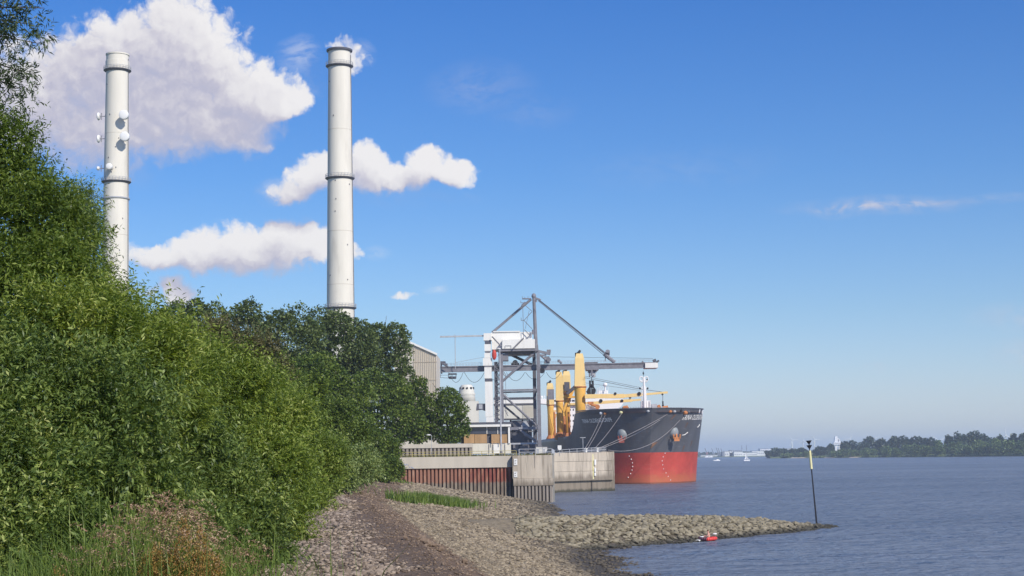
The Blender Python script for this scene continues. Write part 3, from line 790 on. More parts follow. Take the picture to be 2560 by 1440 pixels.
shrub('small dark green bush touching the graffiti end of the quay wall', [
    (965, 1165, 230, 34, 38), (945, 1180, 225, 25, 30), (985, 1175, 235, 18, 26)], 1500, G['tree_mid'], 230, 962, lump=5, shoot=.8, nl=6, ll=.45, lw=.09, up=.4)
shrub('olive brown willow shrub between the bright willows and the dark trees', [
    (600, 900, 95, 90, 75), (530, 870, 90, 80, 70), (660, 960, 98, 70, 70), (450, 870, 85, 90, 70), (385, 850, 80, 70, 60)],
    4200, G['bush_olive'], 92, 540, lump=6, shoot=.8, nl=8, ll=.24, lw=.032, up=.7)
shrub('broad green willow shrub below the dark poplars', [
    (760, 1010, 150, 80, 80), (830, 1060, 155, 70, 70), (700, 960, 145, 60, 70), (880, 1090, 160, 50, 45)],
    3400, G['tree_mid'], 150, 780, lump=7, shoot=.9, nl=7, ll=.34, lw=.06, up=.5)
# fill behind the near shrubs
shrub('mid green willow clump right of the tall tree, below the left chimney', [
    (290, 850, 50, 80, 80), (370, 890, 52, 95, 90), (420, 940, 52, 110, 100), (250, 800, 50, 60, 50)],
    4000, G['tree_near'], 51, 350, lump=6, shoot=.6, nl=10, ll=.15, lw=.02, up=.6)

def tree(label, px, D, crown, n, m, size, gz=None, nl=22, group=None, nm='tree', r=.35, base_px=None):
    """crown: list of pixel blobs (px,py,rx,rz)"""
    B = sum([lumps(pblob(x, y, D, rx, rz), nl, rs, .24, .44) for x, y, rx, rz in crown], [])
    n = int(n * 1.9); size *= .72
    x = at(px, 1100, D).x; z = gz if gz is not None else (GZ(x, D) if D < 288 else QZ)
    t = thing(nm, label, 'tree', (x, D, z), group)
    ymin = min(c[1] for c in crown); e = at(px, ymin, D)
    trunk_mb((x, D, z - .2), (x, D, e.z), r, rs).build('trunk', M['bark'], t)
    clumps('crown', B, n, size, m, t, rs)
    return t
GT = 'trees behind the sheet pile walls'
tree('dark poplar left of the right chimney, tallest crown of the tree line', 720, 300, [(715, 850, 85, 112), (690, 930, 85, 90), (765, 880, 70, 90)], 24000, G['tree_dark'], .62, group=GT)
tree('dark poplar between the olive shrub and the tallest crown', 610, 290, [(615, 840, 66, 98), (580, 900, 70, 90), (640, 940, 70, 80)], 18000, G['tree_dark'], .6, group=GT)
tree('dark poplar furthest left in the distant tree line', 500, 285, [(510, 820, 62, 82), (455, 825, 56, 72), (530, 900, 70, 80)], 16000, G['tree_dark'], .6, group=GT)
tree('dark poplar just right of the left chimney, partly behind the shrubs', 400, 280, [(405, 845, 62, 82), (370, 880, 50, 70)], 15000, G['tree_dark'], .6, group=GT)
tree('dark tree hiding the foot of the right chimney', 820, 330, [(835, 868, 88, 100), (800, 950, 80, 90), (890, 872, 55, 76)], 24000, G['tree_dark'], .65, group=GT)
tree('dark spreading tree in front of the tan boiler house', 955, 340, [(960, 880, 66, 76), (915, 900, 60, 85), (1000, 850, 34, 38), (975, 950, 66, 80)], 22000, G['tree_dark'], .65, group=GT)
tree('round mid green tree left of the small silo', 945, 318, [(940, 1000, 90, 75), (900, 1050, 70, 60), (985, 1040, 80, 70), (960, 1080, 80, 35), (1000, 1060, 70, 50)], 24000, G['tree_mid'], .6, group=GT)
tree('full green maple overhanging the pale wall by the street lamp', 1050, 322, [(1040, 1010, 38, 55), (1030, 1060, 50, 45), (1045, 970, 30, 30)], 9000, G['tree_mid'], .55, group=GT)
tree('round green maple beside the flat roofed harbour office', 1122, 322, [(1120, 1030, 50, 56), (1105, 1070, 45, 38), (1145, 1070, 32, 36), (1118, 992, 32, 24), (1080, 1020, 36, 40)], 14000, G['tree_mid'], .52, group=GT)
tree('green tree below the tan boiler house', 850, 260, [(850, 1000, 80, 90), (790, 960, 80, 80), (880, 1070, 60, 55)], 18000, G['tree_mid'], .55, gz=7.5, group=GT)

shrub('low green bushes closing the gap under the dark trees', [
    (880, 1100, 240, 55, 50), (930, 1115, 245, 50, 40), (975, 1125, 250, 32, 22)], 3200, G['tree_mid'], 245, 930, lump=6, shoot=.9, nl=6, ll=.5, lw=.10, up=.4)
shrub('dense dark green willow backdrop behind the lower left thicket', [
    (60, 1000, 28, 260, 200), (280, 1080, 29, 200, 200), (120, 1260, 27, 300, 160), (430, 1200, 31, 160, 180)],
    4600, G['bush_dark'], 29, 200, lump=5, shoot=.45, nl=10, ll=.10, lw=.013, up=.35)
# grass
def blades(name, P, h, w_, m, rs, lean=.35, parent=None, tipw=.05):
    n = len(P); a = rs.rand(n) * 6.28; ln = lean * rs.rand(n)
    d = np.stack([np.cos(a) * ln, np.sin(a) * ln, np.ones(n)], 1)
    H = (h * (.6 + .6 * rs.rand(n)))[:, None]
    sd = np.stack([np.cos(a + 1.57), np.sin(a + 1.57), np.zeros(n)], 1)
    W0 = w_ * (.7 + .6 * rs.rand(n))[:, None]
    lv = []
    for t, wk in ((0, 1), (.5, .8), (1, tipw)):
        c = P + d * H * t; c = c + np.stack([np.cos(a) * ln, np.sin(a) * ln, -.5 * ln], 1) * H * t * t * .8
        lv += [c + sd * W0 * wk, c - sd * W0 * wk]
    V = np.stack(lv, 1).reshape(-1, 3)
    base = (np.arange(n) * 6)[:, None]
    Fq = np.concatenate([base + np.array([0, 1, 3, 2]), base + np.array([2, 3, 5, 4])])
    return np_mesh(name, V, Fq, m, parent)
def patch(cx, cy, sx, sy, n):
    x = cx + rs.randn(n) * sx; y = cy + rs.randn(n) * sy
    return np.stack([x, y, terrain(x, y) - .05], 1)
# reed patch on the slope
c = onz(1085, 1268, 3.1)
c.x += .7; x = c.x + rs.randn(3600) * 1.25; y = c.y - 4 + (x - c.x) * 6.5 + rs.randn(3600) * 3.5
P = np.stack([x, y, terrain(x, y) - .05], 1)
tag(blades('marsh_grass', P, 1.1, .045, G['grass'], rs, .5), 'green clump of marsh grass on the rubble slope below the wall', 'grass', kind='stuff')
P = np.concatenate([patch(-27 + k * 1.2, 283 - k * 4, 1.2, 2.5, 120) for k in range(8)])
tag(blades('bank_grass', P, .7, .05, G['grass'], rs, .5), 'grass at the foot of the far end of the sheet piling', 'grass', kind='stuff')
# tall meadow grass in the near corner
cg = None
P = patch(at(330, 1400, 16).x, 16, .7, .6, 3000); P[:, 2] = 6.2 + .25 * rs.rand(3000)
tag(blades('tall_grass', P, .95, .006, G['grass'], rs, .7), 'tall green meadow grass in front of the thicket', 'grass', kind='stuff')
P = patch(at(330, 1300, 17).x, 17, .26, .4, 300); P[:, 2] = 6.3
tag(blades('reed_grass', P, 1.4, .010, G['bush_bright'], rs, .75), 'pale green reed blades standing above the meadow grass', 'grass', kind='stuff')
# seed heads
stem = []; hv = []
for i in range(420):
    px_ = 320 + rs.randn() * 120; hgt = 1.45 - abs(px_ - 330) / 420
    x = at(px_, 1400, 16.3).x; y = 16.3 + rs.randn() * .45; H = hgt * (.55 + .5 * rs.rand()); a = rs.rand() * 1.6 - .6; ln = .10 + .3 * rs.rand()
    top = Vector((x + math.cos(a) * ln, y, 6.2 + H))
    stem.append((Vector((x, y, 6.2)), Vector((x + math.cos(a) * ln * .3, y, 6.2 + H * .6)))); stem.append((stem[-1][1], top))
    hl = .10 + .14 * rs.rand()
    for k in range(22):
        q = k / 21; p = top + Vector((math.cos(a) * hl * q * 1.2 + (.02 if a < 0 else -.0), rs.randn() * .01, hl * (.7 * q - 1.1 * q * q)))
        hv.append((p + Vector(rs.randn(3) * .008 * (1.3 - q)), .035, .007))
mb = MB()
for a, b in stem: mb.tube(a, b, .0028, .002, 3)
sg = mb.build('grass_stems', G['grass']); tag(sg, 'thin dry stems of flowering grass in the meadow', 'grass', kind='stuff')
hp_ = np.array([h[0] for h in hv]); V = leaf_quads(hp_, unit(rs.randn(len(hp_), 3) * .5 + np.array([.6, 0, .2])), np.full(len(hp_), .034), np.full(len(hp_), .0058), rs)
tag(np_mesh('grass_heads', V.reshape(-1, 3), np.arange(len(V) * 4).reshape(-1, 4), G['dry']), 'reddish drooping seed heads of the flowering grass', 'grass', kind='stuff')
for (px, py, rx, rz, n, lab) in [(455, 1395, 105, 100, 13000, 'rust coloured dock plant with dense seed heads beside the thicket'), (375, 1440, 60, 60, 2600, 'smaller ochre dock plant left of the rust coloured one'), (140, 1435, 22, 26, 500, 'orange dock plant at the bottom left edge')]:
    b = pblob(px, py, 15.4, rx, rz, .3); t = thing('dock_plant', lab, 'plant', (b[0], 16.0, 6.2), 'dock plants')
    sm = MB()
    for k in range(9): sm.tube((b[0] + rs.randn() * .05, 16.0, 6.1), (b[0] + rs.randn() * b[3] * .5, 16.0 + rs.randn() * .1, b[2] + rs.rand() * b[5] * .8), .006, .004, 4)
    sm.build('stem', G['dry'], t)
    BB = []
    for k in range(16):
        hx = (rs.rand() - .5) * 2; hh = (1 - .6 * abs(hx)) * (.5 + .6 * rs.rand())
        BB.append((b[0] + hx * b[3], 15.4 + rs.randn() * .08, b[2] - b[5] + hh * b[5] * 1.1, b[3] * .2, .06, b[5] * hh * .95))
    P, O = sample_blobs(BB, n, rs, .1, 1.05, .5); V = leaf_quads(P, unit(rs.randn(len(P), 3) * .5 + np.array([0, 0, .8])), np.full(len(P), .028), np.full(len(P), .006), rs)
    tag(np_mesh('seed_heads', V.reshape(-1, 3), np.arange(len(V) * 4).reshape(-1, 4), G['dock'], t), kind='stuff')
# scattered low plants where shrubs meet the rubble
P = np.concatenate([patch(float(crest_x(d)) - 4.0, d, .5, 1.2, 130) for d in np.linspace(30, 110, 22)])
tag(blades('verge_grass', P, .35, .02, G['grass'], rs, .8), 'low green weeds along the edge of the shrubs', 'grass', kind='stuff')

# ------------------------------------------------------------------ chimneys
def chimney(px, pym, D, top_py, rt, rb, label, rings, kind):
    X = at(px, pym, D).x; ztop = at(px, top_py, D).z
    t = thing('chimney', label, 'chimney', (X, D, 8))
    def rad(z): return rt + (rb - rt) * ((ztop - z) / ztop) ** 1.0
    prof = [(rad(8 + (ztop - 8) * k / 24.0), 8 + (ztop - 8) * k / 24.0) for k in range(25)]
    part('shaft', M['white_conc'], t, lambda m: m.lathe((X, D, 0), prof, 48, cap=False), True)
    if kind == 'dark_rim':
        part('rim', M['steel_dark'], t, lambda m: m.lathe((X, D, ztop), [(rt + .1, -.7), (rt + .65, -.5), (rt + .75, .1), (rt + .55, .25), (rt - .3, .3), (rt - .3, -.4)], 40, cap=False))
    else:
        part('rim', M['white_conc'], t, lambda m: m.lathe((X, D, ztop), [(rt + .03, -.6), (rt + .25, -.5), (rt + .25, 0), (rt - .3, .15), (rt - .3, -.4)], 40, cap=False))
    for k in (.15, .29, .42, .55, .68, .8):   # casting joints of the shaft
        z = 8 + (ztop - 8) * k
        part('joint', M['concrete_l'], t, lambda m: m.lathe((X, D, z), [(rad(z) - .02, -.09), (rad(z) + .045, -.05), (rad(z) + .045, .05), (rad(z) - .02, .09)], 48, cap=False))
    for pyr, wide in rings:
        z = at(px, pyr, D).z; r = rad(z)
        pf = part('platform', M['steel_dark'], t, lambda m: m.lathe((X, D, z), [(r - .05, -.7), (r + .25, -.6), (r + wide, -.1), (r + wide, .1), (r - .05, .1)], 40, cap=False))
        def rail(m):
            for i in range(28):
                a = 2 * math.pi * i / 28; q = (X + math.cos(a) * (r + wide - .08), D + math.sin(a) * (r + wide - .08))
                m.tube((q[0], q[1], z + .1), (q[0], q[1], z + 1.35), .075, n=4)
            for h in (.75, 1.35):
                for i in range(28):
                    a, b = 2 * math.pi * i / 28, 2 * math.pi * (i + 1) / 28; rr = r + wide - .08
                    m.tube((X + math.cos(a) * rr, D + math.sin(a) * rr, z + h), (X + math.cos(b) * rr, D + math.sin(b) * rr, z + h), .07, n=4)
        part('railing', M['steel_light'], pf, rail)
    def ladder(m):
        for i in range(60):
            z0 = 10 + (ztop - 12) * i / 60.0; z1 = 10 + (ztop - 12) * (i + 1) / 60.0
            for zz, o in ((z0, 0),):
                r0, r1 = rad(z0) + .22, rad(z1) + .22
                a = R(-12)
                m.tube((X + math.cos(a) * r0, D + math.sin(a) * r0, z0), (X + math.cos(a) * r1, D + math.sin(a) * r1, z1), .12, n=4)
    part('ladder', M['steel_grey'], t, ladder)
    # small vents and lamps scattered on the shaft
    for k in range(16):
        z = 40 + (ztop - 50) * rnd.random(); a = R(-90 + rnd.uniform(-60, 60)); r = rad(z)
        part('vent', M['steel_dark'], t, lambda m: m.box((X + math.cos(a) * r, D + math.sin(a) * r, z), (.28, .3, .5), a))
    return t, X, rad, ztop
tR, XR, radR, zR = chimney(850, 460, 600, 126, 4.25, 5.75, 'white concrete power station chimney with dark top rim, right of the two', [(166, .95), (446, .9), (770, .85)], 'dark_rim')
tL, XL, radL, zL = chimney(291, 430, 600, 136, 4.2, 5.65, 'white concrete power station chimney carrying antenna dishes, left of the two', [(177, .95), (455, .9)], 'plain')
part('collar', M['white_conc'], tL, lambda m: m.lathe((XL, 600, at(290, 162, 600).z), [(radL(150) + .02, -2), (radL(150) + .16, -1.95), (radL(150) + .16, 1.2), (radL(150) + .02, 1.3)], 64, cap=False))
part('cable_ring', M['steel_light'], tL, lambda m: m.lathe((XL, 600, at(290, 497, 600).z), [(radL(95) + .02, -.3), (radL(95) + .3, -.25), (radL(95) + .3, .25), (radL(95) + .02, .3)], 40, cap=False))
def dish(px, py, r, outx, side):
    c = at(px, py, 594 if side == 'front' else 599)
    d = part('dish_antenna', M['crane_white'], tL, lambda m: m, False) if False else None
    mb = MB()
    if side == 'front':
        mb.tube(c + Vector((0, -1.2, 0)), c + Vector((0, .4, 0)), r, r * .95, 20)
        mb.ball(c + Vector((0, -1.2, 0)), (r, .35, r), 16, 8)
        o = mb.build('dish_antenna', M['ship_white'], tL)
        br = MB().box(c + Vector((.3, 1.2, -r * .5)), (.3, 2.6, .3)).box(c + Vector((r * .5, .9, -r * .3)), (1.0, .25, .25))
        br.build('bracket', M['steel_grey'], o)
    else:
        mb.tube(c + Vector((-.3, 0, 0)), c + Vector((.3, 0, 0)), r, r * .8, 16)
        mb.ball(c + Vector((-.35, 0, 0)), (.5, r, r), 12, 8)
        o = mb.build('dish_antenna', M['ship_white'], tL)
        MB().box(c + Vector((1.3, 0, 0)), (2.2, .25, .25)).box(c + Vector((.9, 0, 0)), (.22, .22, 2.6)).build('bracket', M['steel_grey'], o)
dish(311, 288, 1.8, 0, 'front'); dish(313, 342, 1.8, 0, 'front'); dish(274, 417, 1.2, 0, 'front')
dish(248, 291, 1.55, 0, 'side'); dish(248, 347, 1.55, 0, 'side'); dish(247, 421, .8, 0, 'side')

# ------------------------------------------------------------------ tan boiler house, silo
D = 590
t = thing('boiler_house', 'tan clad power station block with sloping roof behind the trees', 'building', (at(1060, 1000, D).x, D, QZ))
a, b = at(985, 838, D), at(1031, 859, D); c_, e_ = at(1092, 884, D), at(1092, 884, D)
part('wall', M['tan_build'], t, lambda m: m.prism([(a.x, QZ), (at(1089, 1100, D).x, QZ), (at(1091, 886, D).x, at(1091, 886, D).z), (b.x, at(1031, 860, D).z), (a.x, at(985, 841, D).z)], D, D + 30))
part('roof', M['crane_white'], t, lambda m: [m.beam(at(985, 840, D - .3), at(1031, 858.5, D - .3), 1.0, .7), m.beam(at(1031, 858.5, D - .3), at(1093, 886, D - .3), 1.0, .7)])
for k in range(13):
    x = 1034 + k * 4.6
    yt = 860 + (x - 1031) / 61 * 26
    p0, p1 = at(x, yt + 5, D - .1), at(x, 1010, D - .1)
    part('cladding_rib', M['tan_rib'], t, lambda m: m.box((p0.x, D - .1, (p0.z + p1.z) / 2), (.22, .3, p0.z - p1.z)))
for y in (905, 950):
    p0 = at(1062, y, D); part('joint_strip', M['tan_rib'], t, lambda m: m.box((p0.x, D - .12, p0.z), (9.0, .2, .2)))
D = 640
p = at(1170, 1000, D); ks = D / F
t = thing('silo', 'white round silo with holes round its cap, behind the trees', 'silo', (p.x, D, QZ))
part('base_block', M['cream'], t, lambda m: pbox(m, 1153, 1003, 1197, 1130, D, 8))
part('drum', M['cream'], t, lambda m: m.lathe((at(1166, 980, D).x, D + 3.5, 0), [(22 * ks, at(1170, 1003, D).z), (20.5 * ks, at(1170, 985, D).z), (18.5 * ks, at(1170, 972, D).z), (15 * ks, at(1170, 964, D).z), (12 * ks, at(1170, 961, D).z)], 28), True)
part('band', M['cream'], t, lambda m: m.lathe((at(1166, 980, D).x, D + 3.5, at(1170, 985, D).z), [(20.5 * ks, -.3), (21.8 * ks, -.3), (21.8 * ks, .3), (20.5 * ks, .3)], 28, cap=False))
for a in (-150, -115, -85, -52, -20):
    r = 17.5 * ks; x0 = at(1166, 970, D).x
    part('hole', M['black'], t, lambda m: m.tube((x0 + math.cos(R(a)) * (r - .4), D + 3.5 + math.sin(R(a)) * (r - .4), at(1166, 970, D).z), (x0 + math.cos(R(a)) * (r + .35), D + 3.5 + math.sin(R(a)) * (r + .35), at(1166, 970, D).z), .42, n=10))
# ------------------------------------------------------------------ quay walls
def pile(m, x, y, w_, z0, z1, dep=.55):
    """one bulging sheet pile pan"""
    pts = [(-.5, .0), (-.36, -.06), (-.27, -dep), (.27, -dep), (.36, -.06), (.5, .0), (.5, .25), (-.5, .25)]
    vs = [(x + a * w_, y + b, z0) for a, b in pts] + [(x + a * w_, y + b, z1) for a, b in pts]
    n = len(pts); m.add(vs, [(i, (i + 1) % n, n + (i + 1) % n, n + i) for i in range(n)] + [tuple(range(n - 1, -1, -1)), tuple(range(n, 2 * n))])
def pile_row(parent, xa, ya, xb, yb, step, z0, z1, m, ztopfn=None):
    L = math.hypot(xb - xa, yb - ya); n = max(1, round(L / step)); w_ = L / n; an = math.atan2(yb - ya, xb - xa)
    mb = MB(); pile(mb, 0, 0, w_, z0, z1); me = None
    for i in range(n):
        if me is None:
            o = mb.build('sheet_pile', m, None); me = o.data
        else:
            o = bpy.data.objects.new('sheet_pile', me); COL.objects.link(o)
        o.parent = parent
        q = Vector((xa + (xb - xa) * (i + .5) / n, ya + (yb - ya) * (i + .5) / n, 0)) - parent.location
        o.location = q; o.rotation_euler = (0, 0, an)
D1 = 286
t = thing('quay_wall', 'long quay wall of red rusty sheet piles under a concrete cap', 'quay wall', (-10, D1, 0))
zt = QZ + .02; zb = at(1140, 1170, D1).z
part('cap', M['concrete_l'], t, lambda m: m.box((at(1137, 1150, D1).x, D1 + .3, (zt + zb) / 2), (at(1280, 1150, D1).x - at(994, 1150, D1).x, 2.0, zt - zb)))
pile_row(t, at(1000, 1180, D1).x, D1 + .1, at(1279, 1180, D1).x, D1 + .1, .68, -1, zb - .003, M['pile'])
def graf(m):
    for k in range(9):
        p = at(1003 + 3.0 * k + rnd.random() * 2, 1162 + rnd.random() * 6, D1 - .73)
        q = p + Vector((rnd.uniform(-.5, .5), 0, rnd.uniform(-.4, .4))); m.beam(p, q, .02, .1)
M['blue_spray'] = mat('pale_blue_spray', (.30, .38, .55), .8, .1, 3)
part('graffiti', M['blue_spray'], t, graf)
# projecting concrete block
t = thing('quay_block', 'projecting concrete quay block with two small white signs', 'quay wall', (3.5, 284.5, 0))
x0, x1 = at(1281.5, 1180, 284).x, at(1381, 1180, 284).x
za, zb2 = at(1330, 1214, 284).z, at(1330, 1196, 284).z
part('face_slab', M['concrete_t'], t, lambda m: m.box(((x0 + x1) / 2, 285.3, (zt + zb2) / 2 + .02), (x1 - x0, 2.6, zt - zb2)))
part('lower_slab', M['concrete_t'], t, lambda m: m.box(((x0 + x1) / 2 + .15, 285.2, (za + zb2) / 2 - .003), (x1 - x0 + .1, 2.7, zb2 - za)))
part('joint_gap', M['black'], t, lambda m: m.box((x0 - .06, 285.2, (zt - 1) / 2), (.1, 1.8, zt + 1)))
part('panel_joint', M['steel_dark'], t, lambda m: m.box((at(1336, 1160, 284).x, 283.99, at(1336, 1155, 284).z), (.05, .06, 2.2)))
pile_row(t, x0 + .1, 284.5, x1, 284.5, .62, -1.5, za - .005, M['pile_grey'])
pile_row(t, x1 - .9, 286.9, x1 - .85, 299, 1.2, -1.5, 8.0, M['pile_grey'])
SIGN = mat('white_sign', (.75, .74, .70), .6, .03, 3)
for py, h in ((1155, 16), (1186, 14)):
    p = at(1289, py, 283.9)
    s = part('sign', SIGN, t, lambda m: m.box(p, (.62, .05, h * .071)))
    part('arrow', M['black'], s, lambda m: m.add([p + Vector(v) for v in ((-.2, -.03, .22), (.22, -.03, .34), (-.12, -.03, .08))], [(0, 2, 1)]).box(p + Vector((-.08, -.035, -.2)), (.14, .02, .14)))
# third section, concrete front with a tide gauge
wa_, wb_ = Vector((q3l.x, q3l.y, 0)), Vector((q3r.x, q3r.y, 0)); dr = (wb_ - wa_).normalized(); wa_ = wa_ - dr * 1.5; an = math.atan2(dr.y, dr.x); mid = (wa_ + wb_) / 2; L3 = (wb_ - wa_).length
t = thing('jetty_head', 'pale concrete jetty head with yellow tide gauge beside the ship', 'quay wall', (mid.x, mid.y, 0))
ztop3 = at(1460, 1131, 360).z; zmid3 = at(1460, 1202, 360).z; zr = [ztop3, at(1460, 1153, 360).z, at(1460, 1178, 360).z, zmid3]
nrm = Vector((-dr.y, dr.x, 0))
for i in range(3):
    c = mid + nrm * (1.0 + .08 * (i % 2)); zc = (zr[i] + zr[i + 1]) / 2
    part('face_panel', M['concrete_t'], t, lambda m: m.box((c.x, c.y, zc), (L3, 2.6, zr[i] - zr[i + 1] - .05), an))
part('base_slab', M['concrete_t'], t, lambda m: m.box((mid.x + nrm.x * 1.5, mid.y + nrm.y * 1.5, (zmid3 - 3) / 2), (L3 - .1, 2.4, zmid3 + 3), an), label='dark stained lower slab')
part('side_wall', M['concrete_t'], t, lambda m: m.box((q3r.x - 1.6, q3r.y + 20, (QZ + .7 - 3) / 2), (3.0, 40, QZ + .7 + 3), R(2)))
tg = at(1484, 1163, 0.5 * (q3l.y + q3r.y) + 2)
gp = wa_.lerp(wb_, .69) + nrm * -.42
part('tide_gauge', M['mark_yellow'], t, lambda m: m.box((gp.x - .2, gp.y, 5.6), (.32, .12, 5.6), an))
s = part('gauge_board', SIGN, t, lambda m: [m.box((gp.x + .32, gp.y - .02, 6.6), (.55, .12, 1.2), an), m.box((gp.x + .28, gp.y - .02, 4.9), (.5, .12, .9), an), m.box((gp.x + .25, gp.y - .02, 3.9), (.5, .12, .7), an)])
part('groove', M['black'], t, lambda m: m.box((gp.x - .55, gp.y + .06, 4), (.14, .12, 9), an))

# back retaining wall with its own piles
D = 312
t = thing('retaining_wall', 'low retaining wall of grey sheet piles with pale coping behind the quay', 'wall', (-16, D, QZ))
part('coping', M['concrete_l'], t, lambda m: pbox(m, 992, 1110, 1181, 1120, D - .5, 1.2))
zc = at(1090, 1120, D).z
pile_row(t, at(994, 1120, D).x, D + .2, at(1181, 1120, D).x, D + .2, .75, QZ - .2, zc - .003, M['pile_grey'])
# moss and grass strip on the quay edge
P = np.stack([-21 + rs.rand(2600) * 44, 288 + rs.rand(2600) * 4, np.full(2600, QZ)], 1); P = P[(P[:, 0] < 7) | (P[:, 1] > 300)]
tag(blades('edge_grass', P, .42, .05, leaf_mat('mossy_edge_grass', [(.1, (.10, .09, .03)), (.9, (.26, .24, .09))], .2, .4), rs, .6), 'strip of dry yellowish grass along the quay edge', 'grass', kind='stuff')

def railing(label, pts, h, step, m, r=.05, name='railing'):
    t = thing(name, label, 'railing', pts[0])
    for a, b in zip(pts[:-1], pts[1:]):
        a, b = Vector(a), Vector(b); n = max(1, int((b - a).length / step))
        for i in range(n + 1):
            p = a.lerp(b, i / n); part('post', m, t, lambda q: q.tube(p, p + Vector((0, 0, h)), r * 1.2, n=5))
        for hh in (h, h * .52):
            part('rail', m, t, lambda q: q.tube(a + Vector((0, 0, hh)), b + Vector((0, 0, hh)), r, n=5))
railing('weathered ochre handrail along the top of the red sheet pile wall', [(-20.3, 287.4, QZ), (0.3, 287.4, QZ)], .9, 1.95, M['ochre'], .045)
railing('grey handrail along the quay from the projecting block to the ship', [(0.8, 287.0, QZ), (6.6, 287.0, QZ), (8.8, q3l.y + 1.5, QZ), (q3r.x - 1.2, q3r.y + 1.2, QZ + .6), (q3r.x - 3.5, 420, QZ + .3)], 1.15, 2.4, M['steel_light'], .055)

# flat roofed harbour office
D = 325
t = thing('harbour_office', 'low flat roofed harbour office with dark window band and tan wood panels', 'building', (at(1222, 1100, D).x, D, QZ))
part('roof', M['steel_dark'], t, lambda m: pbox(m, 1150, 1055.5, 1279, 1059, D - 1.0, 16))
part('fascia', M['crane_white'], t, lambda m: pbox(m, 1152, 1059.3, 1277, 1067, D - .8, 15))
part('wall', M['cream_wall'], t, lambda m: pbox(m, 1160, 1108.5, 1277, 1134, D - .3, 13))
part('back_wall', M['steel_dark'], t, lambda m: pbox(m, 1152, 1067.3, 1270, 1108, D + .5, 12))
for a, b in ((1164, 1216), (1218.5, 1243), (1245.5, 1269)):
    part('window', M['glass_dark'], t, lambda m: pbox(m, a, 1068, b, 1085, D + .1, .2))
for a, b in ((1160, 1186), (1187, 1217.5), (1228.5, 1248), (1249, 1271)):
    part('wood_panel', M['wood'], t, lambda m: pbox(m, a, 1085.5 + rnd.random(), b, 1108.2, D - .25, .5))
for x in (1273.5,): part('corner_post', M['crane_white'], t, lambda m: pbox(m, x - 3, 1067.3, x + 1.5, 1108.2, D - .6, .5))
for x in (1217.3, 1244.4): part('mullion', M['crane_white'], t, lambda m: pbox(m, x - .8, 1067.4, x + .8, 1085, D - .05, .2))
part('door', M['crane_white'], t, lambda m: pbox(m, 1234, 1111, 1248, 1134, D - .4, .09))
for x in (1222, 1231, 1262): part('pipe', M['steel_grey'], t, lambda m: pbox(m, x, 1110, x + 1.2, 1134, D - .45, .1))
part('handrail', M['wood'], t, lambda m: [pbox(m, 1230, 1101, 1268, 1102.5, D - .9, .1), pbox(m, 1230, 1101, 1231.5, 1112, D - .9, .1), pbox(m, 1249, 1101, 1250.5, 1112, D - .9, .1)])

# lamp posts
def lamp(px, pytop, pybot, D, label, r, arm):
    b = at(px, pybot, D); z = QZ; tp = at(px, pytop, D).z
    t = thing('lamp_post', label, 'lamp post', (b.x, D, z), 'lamp posts on the quay')
    part('pole', M['steel_light'], t, lambda m: m.tube((b.x, D, z), (b.x, D, tp), r, r * .7, 8))
    part('base', M['steel_grey'], t, lambda m: m.tube((b.x, D, z), (b.x, D, z + .9), r * 1.7, r * 1.6, 8))
    part('lamp_head', M['crane_white'], t, lambda m: m.ball((b.x - arm, D, tp + .05), (.42, .25, .14), 10, 6).tube((b.x, D, tp), (b.x - arm, D, tp + .02), r * .5, n=5))
lamp(1253, 872, 1135, 305, 'tall grey floodlight mast in front of the harbour office', .17, .2)
lamp(1079, 1088, 1110, 306, 'short street lamp on the pale wall below the green trees', .06, .55)
lamp(923, 1088, 1130, 250, 'dark slender post at the edge of the trees left of the quay wall', .06, .1)

# ------------------------------------------------------------------ ship unloader crane
DN, DF = 505, 519
XC = at(1290, 1100, DN).x
crane = thing('ship_unloader', 'tall grey and white portal grab unloader crane on the quay', 'crane', (XC, DN, QZ))
def T(m, x0, y0, x1, y1, r, D=DN, D2=None, n=8): m.tube(at(x0, y0, D), at(x1, y1, D2 or D), r, n=n); return m
def Bm(m, x0, y0, x1, y1, h, w_=.8, D=DN, D2=None): m.beam(at(x0, y0, D), at(x1, y1, D2 or D), w_, h); return m
def gz(x, D): return Vector((at(x, 1100, D).x, D, QZ))
def leg(m, x0, y0, D, w_):
    p = at(x0, y0, D); m.box((p.x, D, (p.z + QZ) / 2), (w_, w_, p.z - QZ))
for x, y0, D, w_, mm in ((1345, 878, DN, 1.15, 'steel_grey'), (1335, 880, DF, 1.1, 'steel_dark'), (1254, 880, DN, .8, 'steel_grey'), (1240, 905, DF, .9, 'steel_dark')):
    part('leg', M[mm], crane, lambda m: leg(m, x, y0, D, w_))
part('mast', M['steel_grey'], crane, lambda m: m.tube(at(1334.5, 740, DN + 4), at(1340.5, 880, DN + 4), .5, .62, 12).ball(at(1334.5, 740, DN + 4), (.75, .75, .9), 10, 6))
part('apex_platform', M['steel_grey'], crane, lambda m: [Bm(m, 1306, 747, 1328, 747, .3, 1.4), Bm(m, 1338, 745, 1352, 750, .5, 1.0), T(m, 1306, 741, 1306, 748, .08), T(m, 1312, 742, 1312, 747, .08), T(m, 1320, 741, 1320, 747, .08), T(m, 1302, 752, 1302, 757, .08), T(m, 1302, 757, 1310, 757, .1), T(m, 1340, 749, 1340, 755, .4)])
part('backstay', M['steel_grey'], crane, lambda m: [T(m, 1328, 748, 1230, 832, .42, DN + 4), T(m, 1315, 757, 1305, 766, .55, DN + 4)])
for k, (dx, dz) in enumerate(((0, 0), (3, -2), (-2, 3), (5, 2))):
    part('forestay', M['steel_dark'], crane, lambda m: T(m, 1346 + dx * .5, 750 + dz * .5, 1513 + dx, 886 + dz, .10, DN + 1 + 2 * k, n=5))
